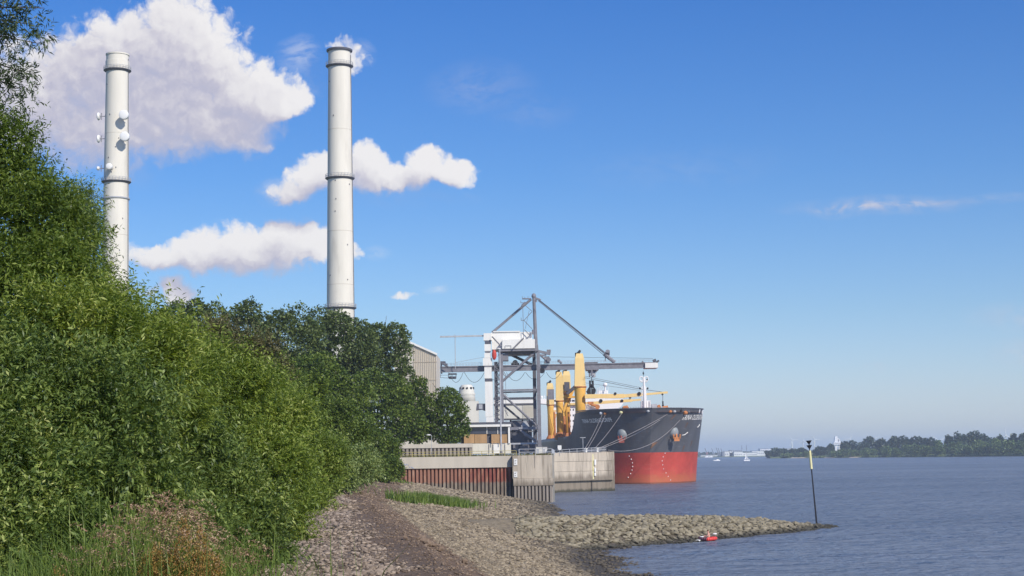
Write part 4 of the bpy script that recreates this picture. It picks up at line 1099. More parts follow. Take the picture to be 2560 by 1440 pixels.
part('stay_bracket', M['steel_grey'], crane, lambda m: [T(m, 1510, 885, 1537, 906, .62, DN + 4), T(m, 1514, 886, 1513, 903, .16, DN + 4), T(m, 1519, 878, 1519, 886, .7, DN + 3.4, DN + 4.6, 12)])
part('ladder_frame', M['steel_grey'], crane, lambda m: [T(m, 1307, 766, 1309, 850, .09), T(m, 1314, 764, 1330, 778, .1), T(m, 1330, 779, 1310, 801, .1), T(m, 1310, 801, 1330, 822, .1), T(m, 1303, 794, 1303, 801, .1), T(m, 1303, 801, 1311, 801, .1), T(m, 1323, 776, 1313, 822, .06), T(m, 1311, 824, 1326, 840, .13), T(m, 1328, 835, 1314, 848, .13), T(m, 1332, 824, 1332, 836, .3)])
part('machinery_house', M['crane_white'], crane, lambda m: pbox(m, 1229, 830, 1330, 873, DN + 1, 13))
part('roof', M['crane_white'], crane, lambda m: pbox(m, 1233, 827.5, 1300, 829.8, DN + .6, 13.6))
part('lower_house', M['crane_white'], crane, lambda m: m.prism([(at(1255, 850, DN).x, at(1300, 872, DN).z), (at(1337, 850, DN).x, at(1300, 872, DN).z), (at(1337, 850, DN).x, at(1300, 849, DN).z), (at(1256, 850, DN).x, at(1300, 849, DN).z)], DN - 1.6, DN + .9))
part('hatch', M['steel_light'], crane, lambda m: [T(m, 1263, 864, 1278, 864, .07, DN - 1.75), T(m, 1263, 864, 1263, 870, .07, DN - 1.75), T(m, 1278, 864, 1278, 870, .07, DN - 1.75)])
for x0, y0, x1, y1 in ((1230, 841, 1252, 865), (1309, 845, 1282, 872)):
    part('brace', M['steel_grey'], crane, lambda m: T(m, x0, y0, x1, y1, .22, DN - 1.9))
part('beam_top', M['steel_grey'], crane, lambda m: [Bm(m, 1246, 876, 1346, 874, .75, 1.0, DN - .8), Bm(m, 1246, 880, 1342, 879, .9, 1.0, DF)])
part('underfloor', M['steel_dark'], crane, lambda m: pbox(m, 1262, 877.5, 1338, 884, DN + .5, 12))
# white stair tower / leg with stacked boxes
for (x0, y0, x1, y1, mm) in ((1209, 833, 1229, 851, 'crane_white'), (1212, 851.3, 1227, 860, 'steel_dark'), (1211, 860.3, 1227, 877.5, 'crane_white'), (1213, 878, 1225, 882, 'steel_grey'), (1211, 882.4, 1226, 894.6, 'crane_white'), (1207.5, 895, 1230, 914, 'crane_white'), (1211, 914.4, 1229, 917.5, 'steel_grey'), (1211, 918, 1229, 946, 'crane_white'), (1212, 946.4, 1231, 953.6, 'steel_dark'), (1213, 954, 1232, 1042, 'crane_white'), (1216, 1042.4, 1235, 1137, 'crane_white')):
    part('tower_segment', M[mm], crane, lambda m: pbox(m, x0, y0, x1, y1, DN - .8, 3.4))
part('red_tank', M['red_paint'], crane, lambda m: m.ball(at(1235.5, 887, DN - 1.2), (.75, .75, 1.65), 14, 10))
part('electric_house', M['steel_grey'], crane, lambda m: pbox(m, 1246, 884, 1271, 901.5, DN, 5))
part('top_jib', M['steel_light'], crane, lambda m: [Bm(m, 1100, 842, 1209, 839.5, .5, .5, DN), T(m, 1137.5, 836, 1138.5, 922, .12, DN), T(m, 1139, 906, 1209, 893, .05, DN, n=4)])
# main girder (two plates) with rails
for dd in (2, 9):
    part('girder', M['steel_grey'], crane, lambda m: [m.beam(at(1101, 923.5, DN + dd), at(1640, 912.5, DN + dd), .8, 1.55), m.beam(at(1101, 917.6, DN + dd - .3), at(1640, 906.6, DN + dd - .3), .7, .35), m.beam(at(1101, 930, DN + dd - .2), at(1640, 918.6, DN + dd - .2), .9, .3)])
def grail(m):
    for i in range(70):
        x = 1105 + i * 7.5
        if 1205 < x < 1232: continue
        y = 915.5 - (x - 1101) * .0204
        T(m, x, y, x, y - 7, .045, DN + 1.7, n=4)
    T(m, 1105, 908.5, 1205, 906.5, .045, DN + 1.7, n=4); T(m, 1232, 906, 1630, 898, .045, DN + 1.7, n=4); T(m, 1105, 912, 1630, 901, .035, DN + 1.7, n=4)
part('walkway_rail', M['steel_light'], crane, grail)
part('girder_end', M['crane_white'], crane, lambda m: pbox(m, 1613, 907, 1645, 919.5, DN + .8, 8))
part('end_sheaves', M['steel_dark'], crane, lambda m: [T(m, 1632, 903, 1640, 900, .5, DN + 2), T(m, 1641, 907, 1647, 901, .3, DN + 2), T(m, 1612, 909, 1604, 905, .4, DN + 2)])
part('rear_frame', M['steel_dark'], crane, lambda m: [pbox(m, 1101, 903, 1103, 932, DN + 1, 8), pbox(m, 1103, 903, 1113, 908, DN + 2, 5), T(m, 1103, 908, 1120, 917, .25), pbox(m, 1112, 909, 1118, 915, DN + 2, 3)])
part('rear_trolley', M['steel_dark'], crane, lambda m: [pbox(m, 1120, 933, 1141, 935, DN + 1, 5), pbox(m, 1122, 941, 1139, 946, DN + 1, 4), T(m, 1121, 934, 1121, 946, .12), T(m, 1140, 934, 1140, 946, .12), T(m, 1130, 934, 1130, 946, .12), T(m, 1101, 933, 1101, 944, .07), T(m, 1101, 944, 1120, 945, .07), T(m, 1101, 938, 1120, 938, .05)])
for x0, x1, sg_ in ((1122, 1158, 956), (1161, 1211, 956), (1211, 1262, 950), (1266, 1312, 952), (1314, 1362, 949), (1366, 1402, 947)):
    pts = [at(x0 + (x1 - x0) * k / 10, 931 + (sg_ - 931) * (1 - (2 * k / 10 - 1) ** 2), DN + 1) for k in range(11)]
    part('festoon_cable', M['black'], crane, lambda m: m.path(pts, .065, 5))
part('hoist_rope', M['steel_dark'], crane, lambda m: [T(m, 1376, 892, 1632, 896, .05, DN + 4, n=4), T(m, 1240, 890, 1345, 893, .04, DN + 4, n=4)])
part('winch', M['black'], crane, lambda m: [pbox(m, 1278, 907, 1298, 912, DN + 3, 4), m.tube(at(1288, 907, DN + 3), at(1288, 907, DN + 7), .9, n=14)])
part('boom_hinge', M['steel_grey'], crane, lambda m: [Bm(m, 1345, 878, 1376, 885, .8, 1.2), pbox(m, 1367, 874, 1377, 880, DN, 2), Bm(m, 1348, 888, 1366, 888, .5), T(m, 1350, 887, 1365, 900, .35), pbox(m, 1361, 891, 1374, 908, DN, 2.4), m.tube(at(1372, 899, DN - .5), at(1372, 899, DN + 1), .7, n=12), pbox(m, 1342, 862, 1345.5, 872, DN, 1.5)])
part('sheave', M['black'], crane, lambda m: [m.tube(at(1355, 926.5, DN + .2), at(1355, 926.5, DN + 1.6), .9, n=16)])
part('boom_gear', M['steel_grey'], crane, lambda m: [T(m, 1396, 900, 1404, 909, .35, DN + 2), T(m, 1397, 899, 1397, 906, .45, DN + 2), pbox(m, 1463, 905, 1494, 908, DN + 2, 5)])
tr_ = part('trolley', M['steel_grey'], crane, lambda m: [pbox(m, 1466, 921, 1497, 925, DN + 1, 7), pbox(m, 1471, 925, 1490, 930, DN + 2, 5), pbox(m, 1473, 930, 1476, 942, DN + 2, 3), T(m, 1479, 925, 1479, 940, .3), T(m, 1496, 922, 1490, 931, .15)])
part('operator_cab', M['steel_light'], tr_, lambda m: pbox(m, 1480, 930, 1489, 942, DN + 2, 2.6))
part('grab', M['black'], crane, lambda m: [m.tube(at(1479, 942, DN + 4), at(1479, 956, DN + 4), .1, n=4), pbox(m, 1473, 951, 1477.5, 966, DN + 3.2, 1.6), pbox(m, 1480, 951, 1484.5, 966, DN + 3.2, 1.6), T(m, 1475, 964, 1483, 966, .6, DN + 4), T(m, 1476, 966, 1469, 977, .3, DN + 4), T(m, 1482, 966, 1489, 977, .3, DN + 4),
    m.prism([(at(a, b, DN).x, at(a, b, DN).z) for a, b in ((1467, 977), (1478, 968), (1479, 990.5), (1472, 986))], DN + 3, DN + 5.5), m.prism([(at(a, b, DN).x, at(a, b, DN).z) for a, b in ((1480, 968), (1491, 977), (1487, 986), (1480, 990.5))], DN + 3, DN + 5.5)])
# bracing of the portal
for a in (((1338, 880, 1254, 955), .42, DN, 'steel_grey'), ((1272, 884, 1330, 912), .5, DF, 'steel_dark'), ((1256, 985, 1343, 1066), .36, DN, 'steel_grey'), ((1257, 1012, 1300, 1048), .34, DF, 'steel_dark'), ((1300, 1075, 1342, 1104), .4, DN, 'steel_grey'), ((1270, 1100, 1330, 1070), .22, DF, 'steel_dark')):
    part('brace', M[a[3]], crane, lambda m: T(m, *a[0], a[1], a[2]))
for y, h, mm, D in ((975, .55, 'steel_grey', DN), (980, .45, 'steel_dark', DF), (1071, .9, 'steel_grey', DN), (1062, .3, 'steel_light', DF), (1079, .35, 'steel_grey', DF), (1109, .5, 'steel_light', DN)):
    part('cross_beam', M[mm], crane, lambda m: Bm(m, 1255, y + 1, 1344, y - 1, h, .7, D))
for y in (880, 975, 1071, 1124):
    for x in (1345, 1254):
        p, q = at(x, y, DN), at(x, y, DN); q = Vector((p.x, DF, p.z)); part('tie_beam', M['steel_dark'], crane, lambda m: m.beam(p, q, .6, .6))
# lift tower: open lattice beside the white column
def lattice(m):
    for x in (1236, 1249):
        for D in (DN - .5, DN + 1.5):
            p = at(x, 905, D); m.tube(p, (p.x, D, QZ), .12, n=4)
    for i in range(20):
        y0, y1 = 905 + i * 11, 916 + i * 11
        a_, b_ = (1236, 1249) if i % 2 else (1249, 1236)
        T(m, a_, y0, b_, y1, .09, DN - .5, n=4); T(m, 1236, y0, 1249, y0, .09, DN - .5, n=4)
        T(m, b_, y0, a_, y1, .09, DN + 1.5, n=4)
part('lift_lattice', M['steel_grey'], crane, lattice)
part('stair', M['steel_dark'], crane, lambda m: [pbox(m, 1238, y, 1247, y + 3, DN, 1.5) for y in range(908, 1120, 17)])
def small_stairs(m):
    for (x0, y0, x1, y1) in ((1258, 934, 1266, 944), (1260, 985, 1270, 995), (1262, 1025, 1270, 1040)):
        T(m, x0, y0, x1, y1, .12, n=4); T(m, x0, y0 - 6, x1, y1 - 6, .06, n=4); T(m, x0, y0 - 6, x0, y0, .05, n=4)
    T(m, 1264, 935, 1265, 1055, .06, n=4)
part('access_stair', M['steel_grey'], crane, small_stairs)
part('hopper', M['steel_dark'], crane, lambda m: [m.prism([(at(a, b, DN).x, at(a, b, DN).z) for a, b in ((1278, 1052), (1338, 1052), (1330, 1068), (1286, 1068))], DN + 3, DN + 11), pbox(m, 1281, 1082, 1326, 1106, DN + 3, 8), pbox(m, 1290, 1068, 1320, 1082, DN + 4, 6)])
part('hopper_gate', M['steel_light'], crane, lambda m: [m.prism([(at(a, b, DN).x, at(a, b, DN).z) for a, b in ((1302, 1066), (1324, 1066), (1316, 1052), (1308, 1052))], DN + 2, DN + 2.8), pbox(m, 1296, 1069, 1321, 1071.5, DN - .6, .2)])
part('lower_machinery', M['steel_grey'], crane, lambda m: [pbox(m, 1283, 1112, 1296, 1126, DN + 2, 6), pbox(m, 1300, 1114, 1324, 1124, DN + 3, 5), pbox(m, 1326, 1108, 1338, 1130, DN + 3, 5), T(m, 1300, 1124, 1324, 1134, .3), T(m, 1310, 1085, 1335, 1100, .35)])
for x, D in ((1345, DN), (1254, DN), (1335, DF), (1243, DF)):
    p = at(x, 1100, D); part('bogie', M['steel_dark'], crane, lambda m: [m.box((p.x, D, QZ + .9), (1.0, 5, .8)), m.tube((p.x - .3, D - 1.6, QZ + .42), (p.x + .3, D - 1.6, QZ + .42), .42, n=12), m.tube((p.x - .3, D + 1.6, QZ + .42), (p.x + .3, D + 1.6, QZ + .42), .42, n=12)])
part('side_cabin', M['steel_dark'], crane, lambda m: m.prism([(at(a, b, DN).x, at(a, b, DN).z) for a, b in ((1190, 1026), (1192, 1009), (1213, 1009), (1213, 1027), (1204, 1024))], DN, DN + 3))
part('cabin_window', M['steel_light'], crane, lambda m: pbox(m, 1197, 1011, 1206, 1022, DN - .08, .05))

# conveyor gallery behind the crane
D = 548
t = thing('conveyor_gallery', 'long cream conveyor gallery on trestles behind the unloader crane', 'building', (at(1290, 1050, D).x, D, QZ))
part('gallery', M['cream'], t, lambda m: pbox(m, 1236, 1013, 1340, 1046, D, 8))
part('upper_gallery', M['ship_white'], t, lambda m: pbox(m, 1234, 996, 1336, 1008.5, D + .5, 7))
part('roof_edge', M['steel_dark'], t, lambda m: [pbox(m, 1234, 993.4, 1340, 995.8, D, 8.4), pbox(m, 1234, 1008.9, 1338, 1012.7, D - .2, 8.4), pbox(m, 1236, 1046.3, 1340, 1049, D - .2, 8.4)])
for x in (1306,): part('panel_joint', M['steel_grey'], t, lambda m: pbox(m, x, 1013.3, x + .8, 1046, D - .06, .1))
for k in range(12): part('rib', M['concrete_l'], t, lambda m: pbox(m, 1309 + k * 2.1, 1015, 1309.5 + k * 2.1, 1043, D - .1, .1))
for x in (1240, 1275, 1305, 1333): part('trestle', M['steel_dark'], t, lambda m: pbox(m, x, 1049, x + 4, 1134, D + 2, 3))
part('lower_wall', M['steel_dark'], t, lambda m: pbox(m, 1278, 1051, 1330, 1134, D + 4, 3))

# ------------------------------------------------------------------ the ship
HB = 18.0; ZF = at(1640, 1021, SA.y - 2).z; ZR = at(1640, 1131, SA.y).z; ZM = 14.2
def stem_y(z): return 1.0 - 6.5 * max(0, (z - 3) / 18.0) ** 1.5 if z > 3 else 1.0 + (3 - z) * 0.0
def hb(y, z):
    ys = stem_y(z); L = 33 - 11 * max(0, min(1, z / 20.0)); t_ = (y - ys) / L
    if t_ <= 0: return 0.0
    if t_ >= 1: b = HB
    else: b = HB * (1 - (1 - t_) ** 2.1) ** .66
    if y > 175: b *= 1 - .35 * ((y - 175) / 20.0) ** 2 * (1 if z < 12 else .3)
    return b
LOA = 195
def top_z(y):
    if y < 30: return ZF - .5 * max(0, (y) / 30)
    if y < 33: return ZF - .5 - (ZF - .5 - ZM - 2.2) * (y - 30) / 3
    if y < 44: return ZM + 2.2 * (1 - (y - 33) / 11) ** 1.6
    return ZM
ship = thing('cargo_ship', 'grey and red bulk carrier moored bow on beside the quay', 'ship', SA, rz=THETA)
hullM = mat('hull_grey_paint', (.105, .108, .12), .45, .16, .35, .05, 2, dirt=((.20, .12, .08), .66, .55), streak=True)
redM = mat('hull_red_antifouling', (.50, .068, .05), .65, .16, .25, dirt=((.36, .13, .055), .58, .55))
def hull_detail(m, grey):
    b = NB(m.node_tree); p = m.node_tree.nodes['Principled BSDF']; src = p.inputs['Base Color'].links[0].from_socket
    g = b.n('ShaderNodeNewGeometry'); sp_ = b.n('ShaderNodeSeparateXYZ'); b.link(g.outputs['Position'], sp_.inputs[0])
    hor = b.vm('MULTIPLY', g.outputs['Position'], (.25, .25, 1.5)); ver = b.vm('MULTIPLY', g.outputs['Position'], (1.6, 1.6, .10))
    scr = b.mapr(b.noise(hor, 1.2, 6, .75), .56, .66, 0, .5)
    run = b.mapr(b.noise(ver, 1.0, 5, .7), .58, .68, 0, .55)
    if grey:
        c = b.mix(scr, src, (.20, .20, .215)); c = b.mix(run, c, (.17, .10, .07))
    else:
        zz = b.math('ADD', sp_.outputs[2], b.math('MULTIPLY_ADD', b.noise(hor, .8, 5, .7), 6.0, -3.0))
        c = b.mix(b.mapr(zz, .5, 4.0, .6, 0), src, (.42, .15, .055)); c = b.mix(scr, c, (.50, .13, .09)); c = b.mix(b.math('MULTIPLY', run, .5), c, (.24, .05, .04))
        c = b.mix(b.mapr(sp_.outputs[2], .25, .55, .7, 0), c, (.10, .05, .035))
    b.link(c, p.inputs['Base Color'])
hull_detail(hullM, True); hull_detail(redM, False)
def tsamp(n):
    return [((i / n) ** 2.2) for i in range(n + 1)]
stt = tsamp(34)
zl = [-2, 0, 1.5, 3, 5, 7, ZR - .02, ZR, 11, 13, 15, 17, 19, ZF]
mb = MB()
for side in (-1, 1):
    rows = []
    for zi, z in enumerate(zl):
        row = []
        for s in stt:
            ys = stem_y(z) ; y = ys + s * (LOA - ys)
            zz = min(z, top_z(y)) if z > ZR else z
            row.append((side * hb(y, zz), y, zz))
        rows.append(row)
    n = len(stt); vs = [v for r in rows for v in r]; 
    for k in range(len(zl) - 1):
        fs = []
        for i in range(n - 1):
            f = (k * n + i, k * n + i + 1, (k + 1) * n + i + 1, (k + 1) * n + i)
            fs.append(f if side == 1 else f[::-1])
        mb.add(vs if k == 0 else [], [], 0)
        base = 0 if side == -1 else len(zl) * n
        for f in fs: mb.f.append(tuple(q + base for q in f)); mb.mi.append(0 if zl[k] >= ZR - .001 else 1)
hull = mb.build('hull', [hullM, redM], ship, True, world=False)
# decks and transom
deckM = mat('red_oxide_deck', (.30, .09, .05), .8, .2, .4)
def deck(m):
    st = [stem_y(ZF) + .6 + (29 - stem_y(ZF)) * (i / 14) ** 1.5 for i in range(15)]
    for i in range(14):
        a, b = st[i], st[i + 1]
        m.add([(-hb(a, ZF) + .1, a, ZF - 1.1), (hb(a, ZF) - .1, a, ZF - 1.1), (hb(b, ZF) - .1, b, ZF - 1.1), (-hb(b, ZF) + .1, b, ZF - 1.1)], [(0, 1, 2, 3)])
    m.box((0, 29.5, (ZF + ZM) / 2 - 1), (2 * HB - .4, .4, ZF - ZM))
part_local = lambda name, m, fn, parent=None, smooth=False, label=None: (lambda mb_: (fn(mb_), mb_.build(name, m, parent or ship, smooth, world=False, label=label))[1])(MB())
part_local('forecastle_deck', deckM, deck)
part_local('main_deck', deckM, lambda m: [m.box((0, 112, ZM - .6), (2 * HB - .6, 164, .2)), m.box((0, LOA - 1, 8), (22, .5, 13))])
for y in (55, 82, 109, 136): part_local('hatch_cover', deckM, lambda m: m.box((2, y, ZM + 1.2), (20, 19, 2.6)))
part_local('bulwark_rail', hullM, lambda m: [m.tube((s * hb(a, ZF), a, ZF + .02), (s * hb(b, ZF), b, ZF + .02), .16, n=6) for s in (-1, 1) for a, b in [(stem_y(ZF) + .01 + 29 * (i / 12) ** 1.8 if i else stem_y(ZF), stem_y(ZF) + 29 * ((i + 1) / 12) ** 1.8) for i in range(12)]])
# hull hit: find where a picture ray meets the side of the hull
inv = wloc(ship).inverted()
def hit(px, py, side, off=0.0):
    prev = None
    for k in range(0, 4000):
        D = SA.y - 9 + k * .02 * (1 + k * .002)
        p = inv @ at(px, py, D)
        v = abs(p.x) - hb(p.y, p.z) if (p.x * side > -.3) else 1
        if v < 0:
            return Vector((p.x + side * off, p.y - off * .8, p.z))
    return inv @ at(px, py, SA.y + 15)
def onhull(side, y, z, off=.06):
    b = hb(y, z); d = (hb(y + .3, z) - hb(y - .3, z)) / .6
    nn = Vector((side * 1, -d * 1, 0)).normalized()
    return Vector((side * b, y, z)) + nn * off
# ship's name, both bows
LET = mat('faded_white_lettering', (.80, .78, .74), .7, .12, 1.5, dirt=((.35, .17, .09), .55, .6))
def text_on(side, txt, pa, pb, h, m):
    cu = bpy.data.curves.new('name_text', 'FONT'); cu.body = txt; cu.size = 1; cu.resolution_u = 2; cu.offset = .018
    o = bpy.data.objects.new('tmp', cu); COL.objects.link(o)
    dg = bpy.context.evaluated_depsgraph_get(); me = bpy.data.meshes.new_from_object(o.evaluated_get(dg))
    bpy.data.objects.remove(o)
    xs = [v.co.x for v in me.vertices]; x0, x1 = min(xs), max(xs)
    A, Bq = hit(*pa, side), hit(*pb, side)
    # arc-length table along the hull
    N = 60; ys = [A.y + (Bq.y - A.y) * i / N for i in range(N + 1)]
    zc = A.z; P = [onhull(side, y, zc) for y in ys]; Ls = [0]
    for i in range(N): Ls.append(Ls[-1] + (P[i + 1] - P[i]).length)
    for v in me.vertices:
        s = (v.co.x - x0) / (x1 - x0); y = float(np.interp(s * Ls[-1], Ls, ys)); z = A.z + (Bq.z - A.z) * s + v.co.y * h
        v.co = onhull(side, y, z, .07)
    me.materials.clear(); me.materials.append(m)
    q = bpy.data.objects.new('ship_name', me); COL.objects.link(q); q.parent = ship
    return q
text_on(-1, 'TRINA OLDENDORFF', (1457, 1058), (1534, 1054), 1.55, LET)
text_on(1, 'TRINA OLDENDORFF', (1702, 1050), (1754, 1049), 2.0, mat('white_lettering', (.80, .77, .72), .6, .08, 1.5, dirt=((.45, .22, .12), .60, .6)))
# draught marks
for side, pts in ((-1, ((1574, 1140), (1579, 1148), (1582, 1157), (1582, 1166), (1581, 1175), (1577, 1184), (1571, 1193))), (1, ((1662, 1133), (1657, 1142), (1655, 1152), (1656, 1162), (1658, 1172), (1664, 1182), (1670, 1191), (1676, 1200)))):
    for i, (x, y) in enumerate(pts):
        p = hit(x, y, side); cu = [p + Vector((0, -.15, 0))]
        part_local('draught_mark', LET, lambda m: m.box(onhull(side, p.y, p.z, .04), (.26, .1, .28), R(-35 * side)))
# anchor bolsters with anchors
for side, (x, y) in ((-1, (1557, 1085)), (1, (1684, 1081))):
    p = hit(x, y, side)
    b = part_local('anchor_bolster', mat('bolster_grey', (.26, .28, .29), .5, .1, .8), lambda m: m.ball(p + Vector((-.1 * side, .5, .1)), (1.55, 1.5, 1.75), 20, 14), smooth=True)
    q = p + Vector((.65 * side if side > 0 else -.55, -1.3, -1.9))
    def anchor(m):
        m.box(q + Vector((0, .2, 0)), (1.5, .6, 1.1)); m.beam(q + Vector((-.8, 0, .2)), q + Vector((-.95, -.3, 1.3)), .4, .4); m.beam(q + Vector((.8, 0, .2)), q + Vector((.95, -.3, 1.3)), .4, .4)
        m.tube(q, q + Vector((0, .9, 1.6)), .28)
    part_local('anchor', M['orange'] if side > 0 else mat('anchor_red', (.28, .07, .05), .7, .3, 1), anchor)
# fairleads and fittings on the bulwark
for (x, y, s, mm, r) in ((1503, 1033, -1, 'ship_white', .55), (1513, 1034, -1, 'orange', .5), (1553, 1031, -1, 'mark_yellow', .55), (1620, 1028, -1, 'steel_light', .45), (1676, 1029, 1, 'orange', .5), (1686, 1029, 1, 'steel_light', .5), (1703, 1026, 1, 'black', .4), (1713, 1032, 1, 'orange', .75), (1721, 1030, 1, 'steel_dark', .6)):
    p = hit(x, y, s)
    part_local('fairlead', M[mm], lambda m: m.ball(p, (r, r, r * .8), 12, 8))
for (x, y, s) in ((1683, 1042, 1), (1716, 1062, 1), (1708, 1120, 1), (1728, 1108, 1), (1630, 1112, 1)):
    p = hit(x, y, s); part_local('rust_stain', mat('rust_streak', (.20, .11, .07), .9, .3, 1.2), lambda m: m.add([onhull(s, p.y - .22, p.z + .6, .05), onhull(s, p.y + .2, p.z + .7, .05), onhull(s, p.y + .08, p.z - .7, .05), onhull(s, p.y - .05, p.z - 1.1, .05)], [(0, 1, 2, 3)]))
p = hit(1751, 1029, 1); part_local('corner_plate', M['ship_white'], lambda m: m.add([onhull(1, p.y - 1.5, p.z + .9, .06), onhull(1, p.y + 4, p.z + .7, .06), onhull(1, p.y + 4, p.z - .7, .06), onhull(1, p.y - 1.2, p.z - .5, .06)], [(0, 1, 2, 3)]))
for (x, y) in ((1711, 1087), (1745, 1067)):
    p = hit(x, y, 1); part_local('hull_mark', LET, lambda m: m.beam(onhull(1, p.y, p.z, .05), onhull(1, p.y + .8, p.z + .7, .05), .1, .18).beam(onhull(1, p.y - .8, p.z - .1, .05), onhull(1, p.y, p.z, .05), .1, .16))

# foremast
DS = SA.y + 9
def wp(name, m, fn, parent=ship, **k): return part(name, m, parent, fn, **k)
fm = wp('foremast', M['ship_white'], lambda m: [m.tube(at(1609.5, 942, DS), at(1612, 1023, DS), .28, .42, 10), T(m, 1613, 965, 1618, 1023, .12, DS, n=5), T(m, 1605, 965, 1604, 1023, .1, DS, n=5)] + [T(m, 1605, y, 1616, y, .07, DS, n=4) for y in range(966, 1022, 6)] + [T(m, 1600, 970, 1620, 970, .1, DS, n=4), T(m, 1602, 955, 1618, 955, .12, DS, n=4)])
def loop_(m, cx, cy):
    pts = [at(cx + 4.2 * math.cos(a), cy + 6 * math.sin(a), DS) for a in [2 * math.pi * k / 10 for k in range(11)]]
    m.path(pts, .17, 5)
wp('mast_ring', M['ship_white'], lambda m: [loop_(m, 1603, 947), loop_(m, 1616, 947)], fm)
wp('mast_lamp', M['black'], lambda m: [T(m, 1608, 927, 1608.5, 941, .06, DS, n=4), m.tube(at(1608.3, 931, DS), at(1608.4, 936, DS), .22, n=8), m.ball(at(1618, 949, DS), .25, 8, 6), m.ball(at(1600, 971, DS), .3, 8, 6), m.ball(at(1619, 971, DS), .3, 8, 6)], fm)
wp('mast_house', M['ship_white'], lambda m: [pbox(m, 1603, 1003, 1609, 1025, DS + .5, 2), pbox(m, 1616, 1001, 1625, 1025, DS + .5, 2), T(m, 1626, 1000, 1626, 1025, .12, DS, n=5)])
wp('locker', M['steel_light'], lambda m: pbox(m, 1629, 1010, 1643, 1025, DS + 1, 2))
for (x0, x1, y) in ((1556, 1572, 1018), (1642, 1653, 1016), (1655, 1672, 1018.5)):
    wp('windlass', M['orange'] if x0 < 1660 else M['steel_dark'], lambda m: [pbox(m, x0, y, x1, y + 10, DS + 4, 2), m.tube(at(x0 + 2, y + 2, DS + 4), at(x1 - 2, y, DS + 4), .55, n=10), T(m, x0 + 3, y - 3, x0 + 8, y + 3, .25, DS + 4)])
def rails(m):
    for k in range(14): T(m, 1548 + k * 4, 1017 + 1 * (k < 5), 1548 + k * 4, 1026, .05, DS + 6, n=4)
wp('deck_posts', M['steel_dark'], rails)

# deck cranes along the starboard side
def deck_crane(label_mm, x, D, ytop, ycol, ybase, w0, w1, wc):
    k = D / F
    p = at(x, ycol, D)
    zt_, zc_, zb_ = at(x, ytop, D).z, p.z, ZM - .5
    zb_ = max(ZM - .5, 0)
    ho = wp('crane_pedestal', M['yellow'], lambda m: m.lathe((p.x, D, 0), [(wc * k * .5, zb_), (wc * k * .5, zc_ - 3.5), (wc * k * .56, zc_ - .5), (wc * k * .58, zc_)], 22), smooth=True)
    wp('slew_ring', M['orange'], lambda m: m.lathe((p.x, D, zc_), [(wc * k * .5, 0), (wc * k * .64, .0), (wc * k * .64, .35), (wc * k * .5, .35)], 22), ho)
    def house(m):
        vs = []
        for z, w_ in ((zc_ + .36, w1), (zt_ - 1.5, w0), (zt_, w0 * .72)):
            a = w_ * k / 2; d_ = a * .9
            vs += [(p.x - a, D - d_, z), (p.x + a, D - d_, z), (p.x + a, D + d_, z), (p.x - a, D + d_, z)]
        fs = [(3, 2, 1, 0), (8, 9, 10, 11)]
        for l in (0, 4):
            fs += [(l + i, l + (i + 1) % 4, l + 4 + (i + 1) % 4, l + 4 + i) for i in range(4)]
        m.add(vs, fs)
    wp('crane_house', M['yellow2'], house, ho)
    wp('sheave_head', M['black'], lambda m: [m.tube((p.x - .5, D, zt_ - .2), (p.x + .3, D, zt_ + 1.0), .5, .35, 8), m.tube((p.x - w0 * k * .35, D - .3, zt_ - .8), (p.x - w0 * k * .35, D + .5, zt_ + .1), .4, n=8)], ho)
    wp('foot', M['orange'], lambda m: m.lathe((p.x, D, 0), [(wc * k * .8, zb_ - .2), (wc * k * .8, zb_ + 1.0), (wc * k * .52, zb_ + 2.2)], 16), ho)
    return ho, p, zt_, zc_
c1 = deck_crane('', 1450, SA.y + 36, 884, 969, 1090, 22, 28, 26)
c2 = deck_crane('', 1399, SA.y + 83, 930, 1004, 1108, 17, 19, 17)
c3 = deck_crane('', 1417, SA.y + 100, 928, 985, 1108, 19, 20, 15)
c4 = deck_crane('', 1376, SA.y + 150, 958, 1014, 1112, 17, 19, 15)
D = SA.y + 34
wp('crane_jib', M['yellow2'], lambda m: [m.beam(at(1462, 991, D), at(1560, 990, D), 1.2, 1.25), m.beam(at(1560, 990, D), at(1610, 986, D), 1.0, 1.0), m.beam(at(1610, 986, D), at(1669, 981, D), .8, .62)], c1[0])
for x, y, r in ((1538, 984, .42), (1598, 984, .55), (1656, 986, .3)): wp('jib_sheave', M['black'], lambda m: m.tube(at(x, y, D - .8), at(x, y, D + .8), r, n=12), c1[0])
wp('crane_rope', M['steel_dark'], lambda m: [T(m, 1460, 944, 1601, 973, .07, D, n=4), T(m, 1460, 940, 1601, 969, .05, D, n=4), T(m, 1601, 973, 1657, 980, .07, D, n=4), T(m, 1462, 957, 1600, 976, .04, D, n=4), T(m, 1657, 984, 1657, 1004, .07, D, n=4)], c1[0])
wp('crane_hook', M['black'], lambda m: [T(m, 1657, 1003, 1657.5, 1014, .22, D), m.ball(at(1657.5, 1014, D), .35, 8, 6)], c1[0])
D2_ = SA.y + 80
wp('crane_jib', M['yellow2'], lambda m: [m.beam(at(1420, 1012, D2_), at(1580, 1001, D2_), 1.0, .95), m.beam(at(1580, 1001, D2_), at(1602, 999, D2_), 1.0, .6)], c2[0])
for x, y, r in ((1502, 1002, .6), (1555, 1002, .5), (1575, 994, .4)): wp('jib_sheave', M['black'], lambda m: m.tube(at(x, y, D2_ - .8), at(x, y, D2_ + .8), r, n=12), c2[0])
wp('jib_walkway', M['yellow'], lambda m: [pbox(m, 1395, 990, 1440, 995, SA.y + 96, 1.5), T(m, 1428, 972, 1408, 1030, .5, SA.y + 98), T(m, 1436, 968, 1420, 1010, .4, SA.y + 98), T(m, 1408, 1030, 1412, 1060, .35, SA.y + 98)], c3[0])
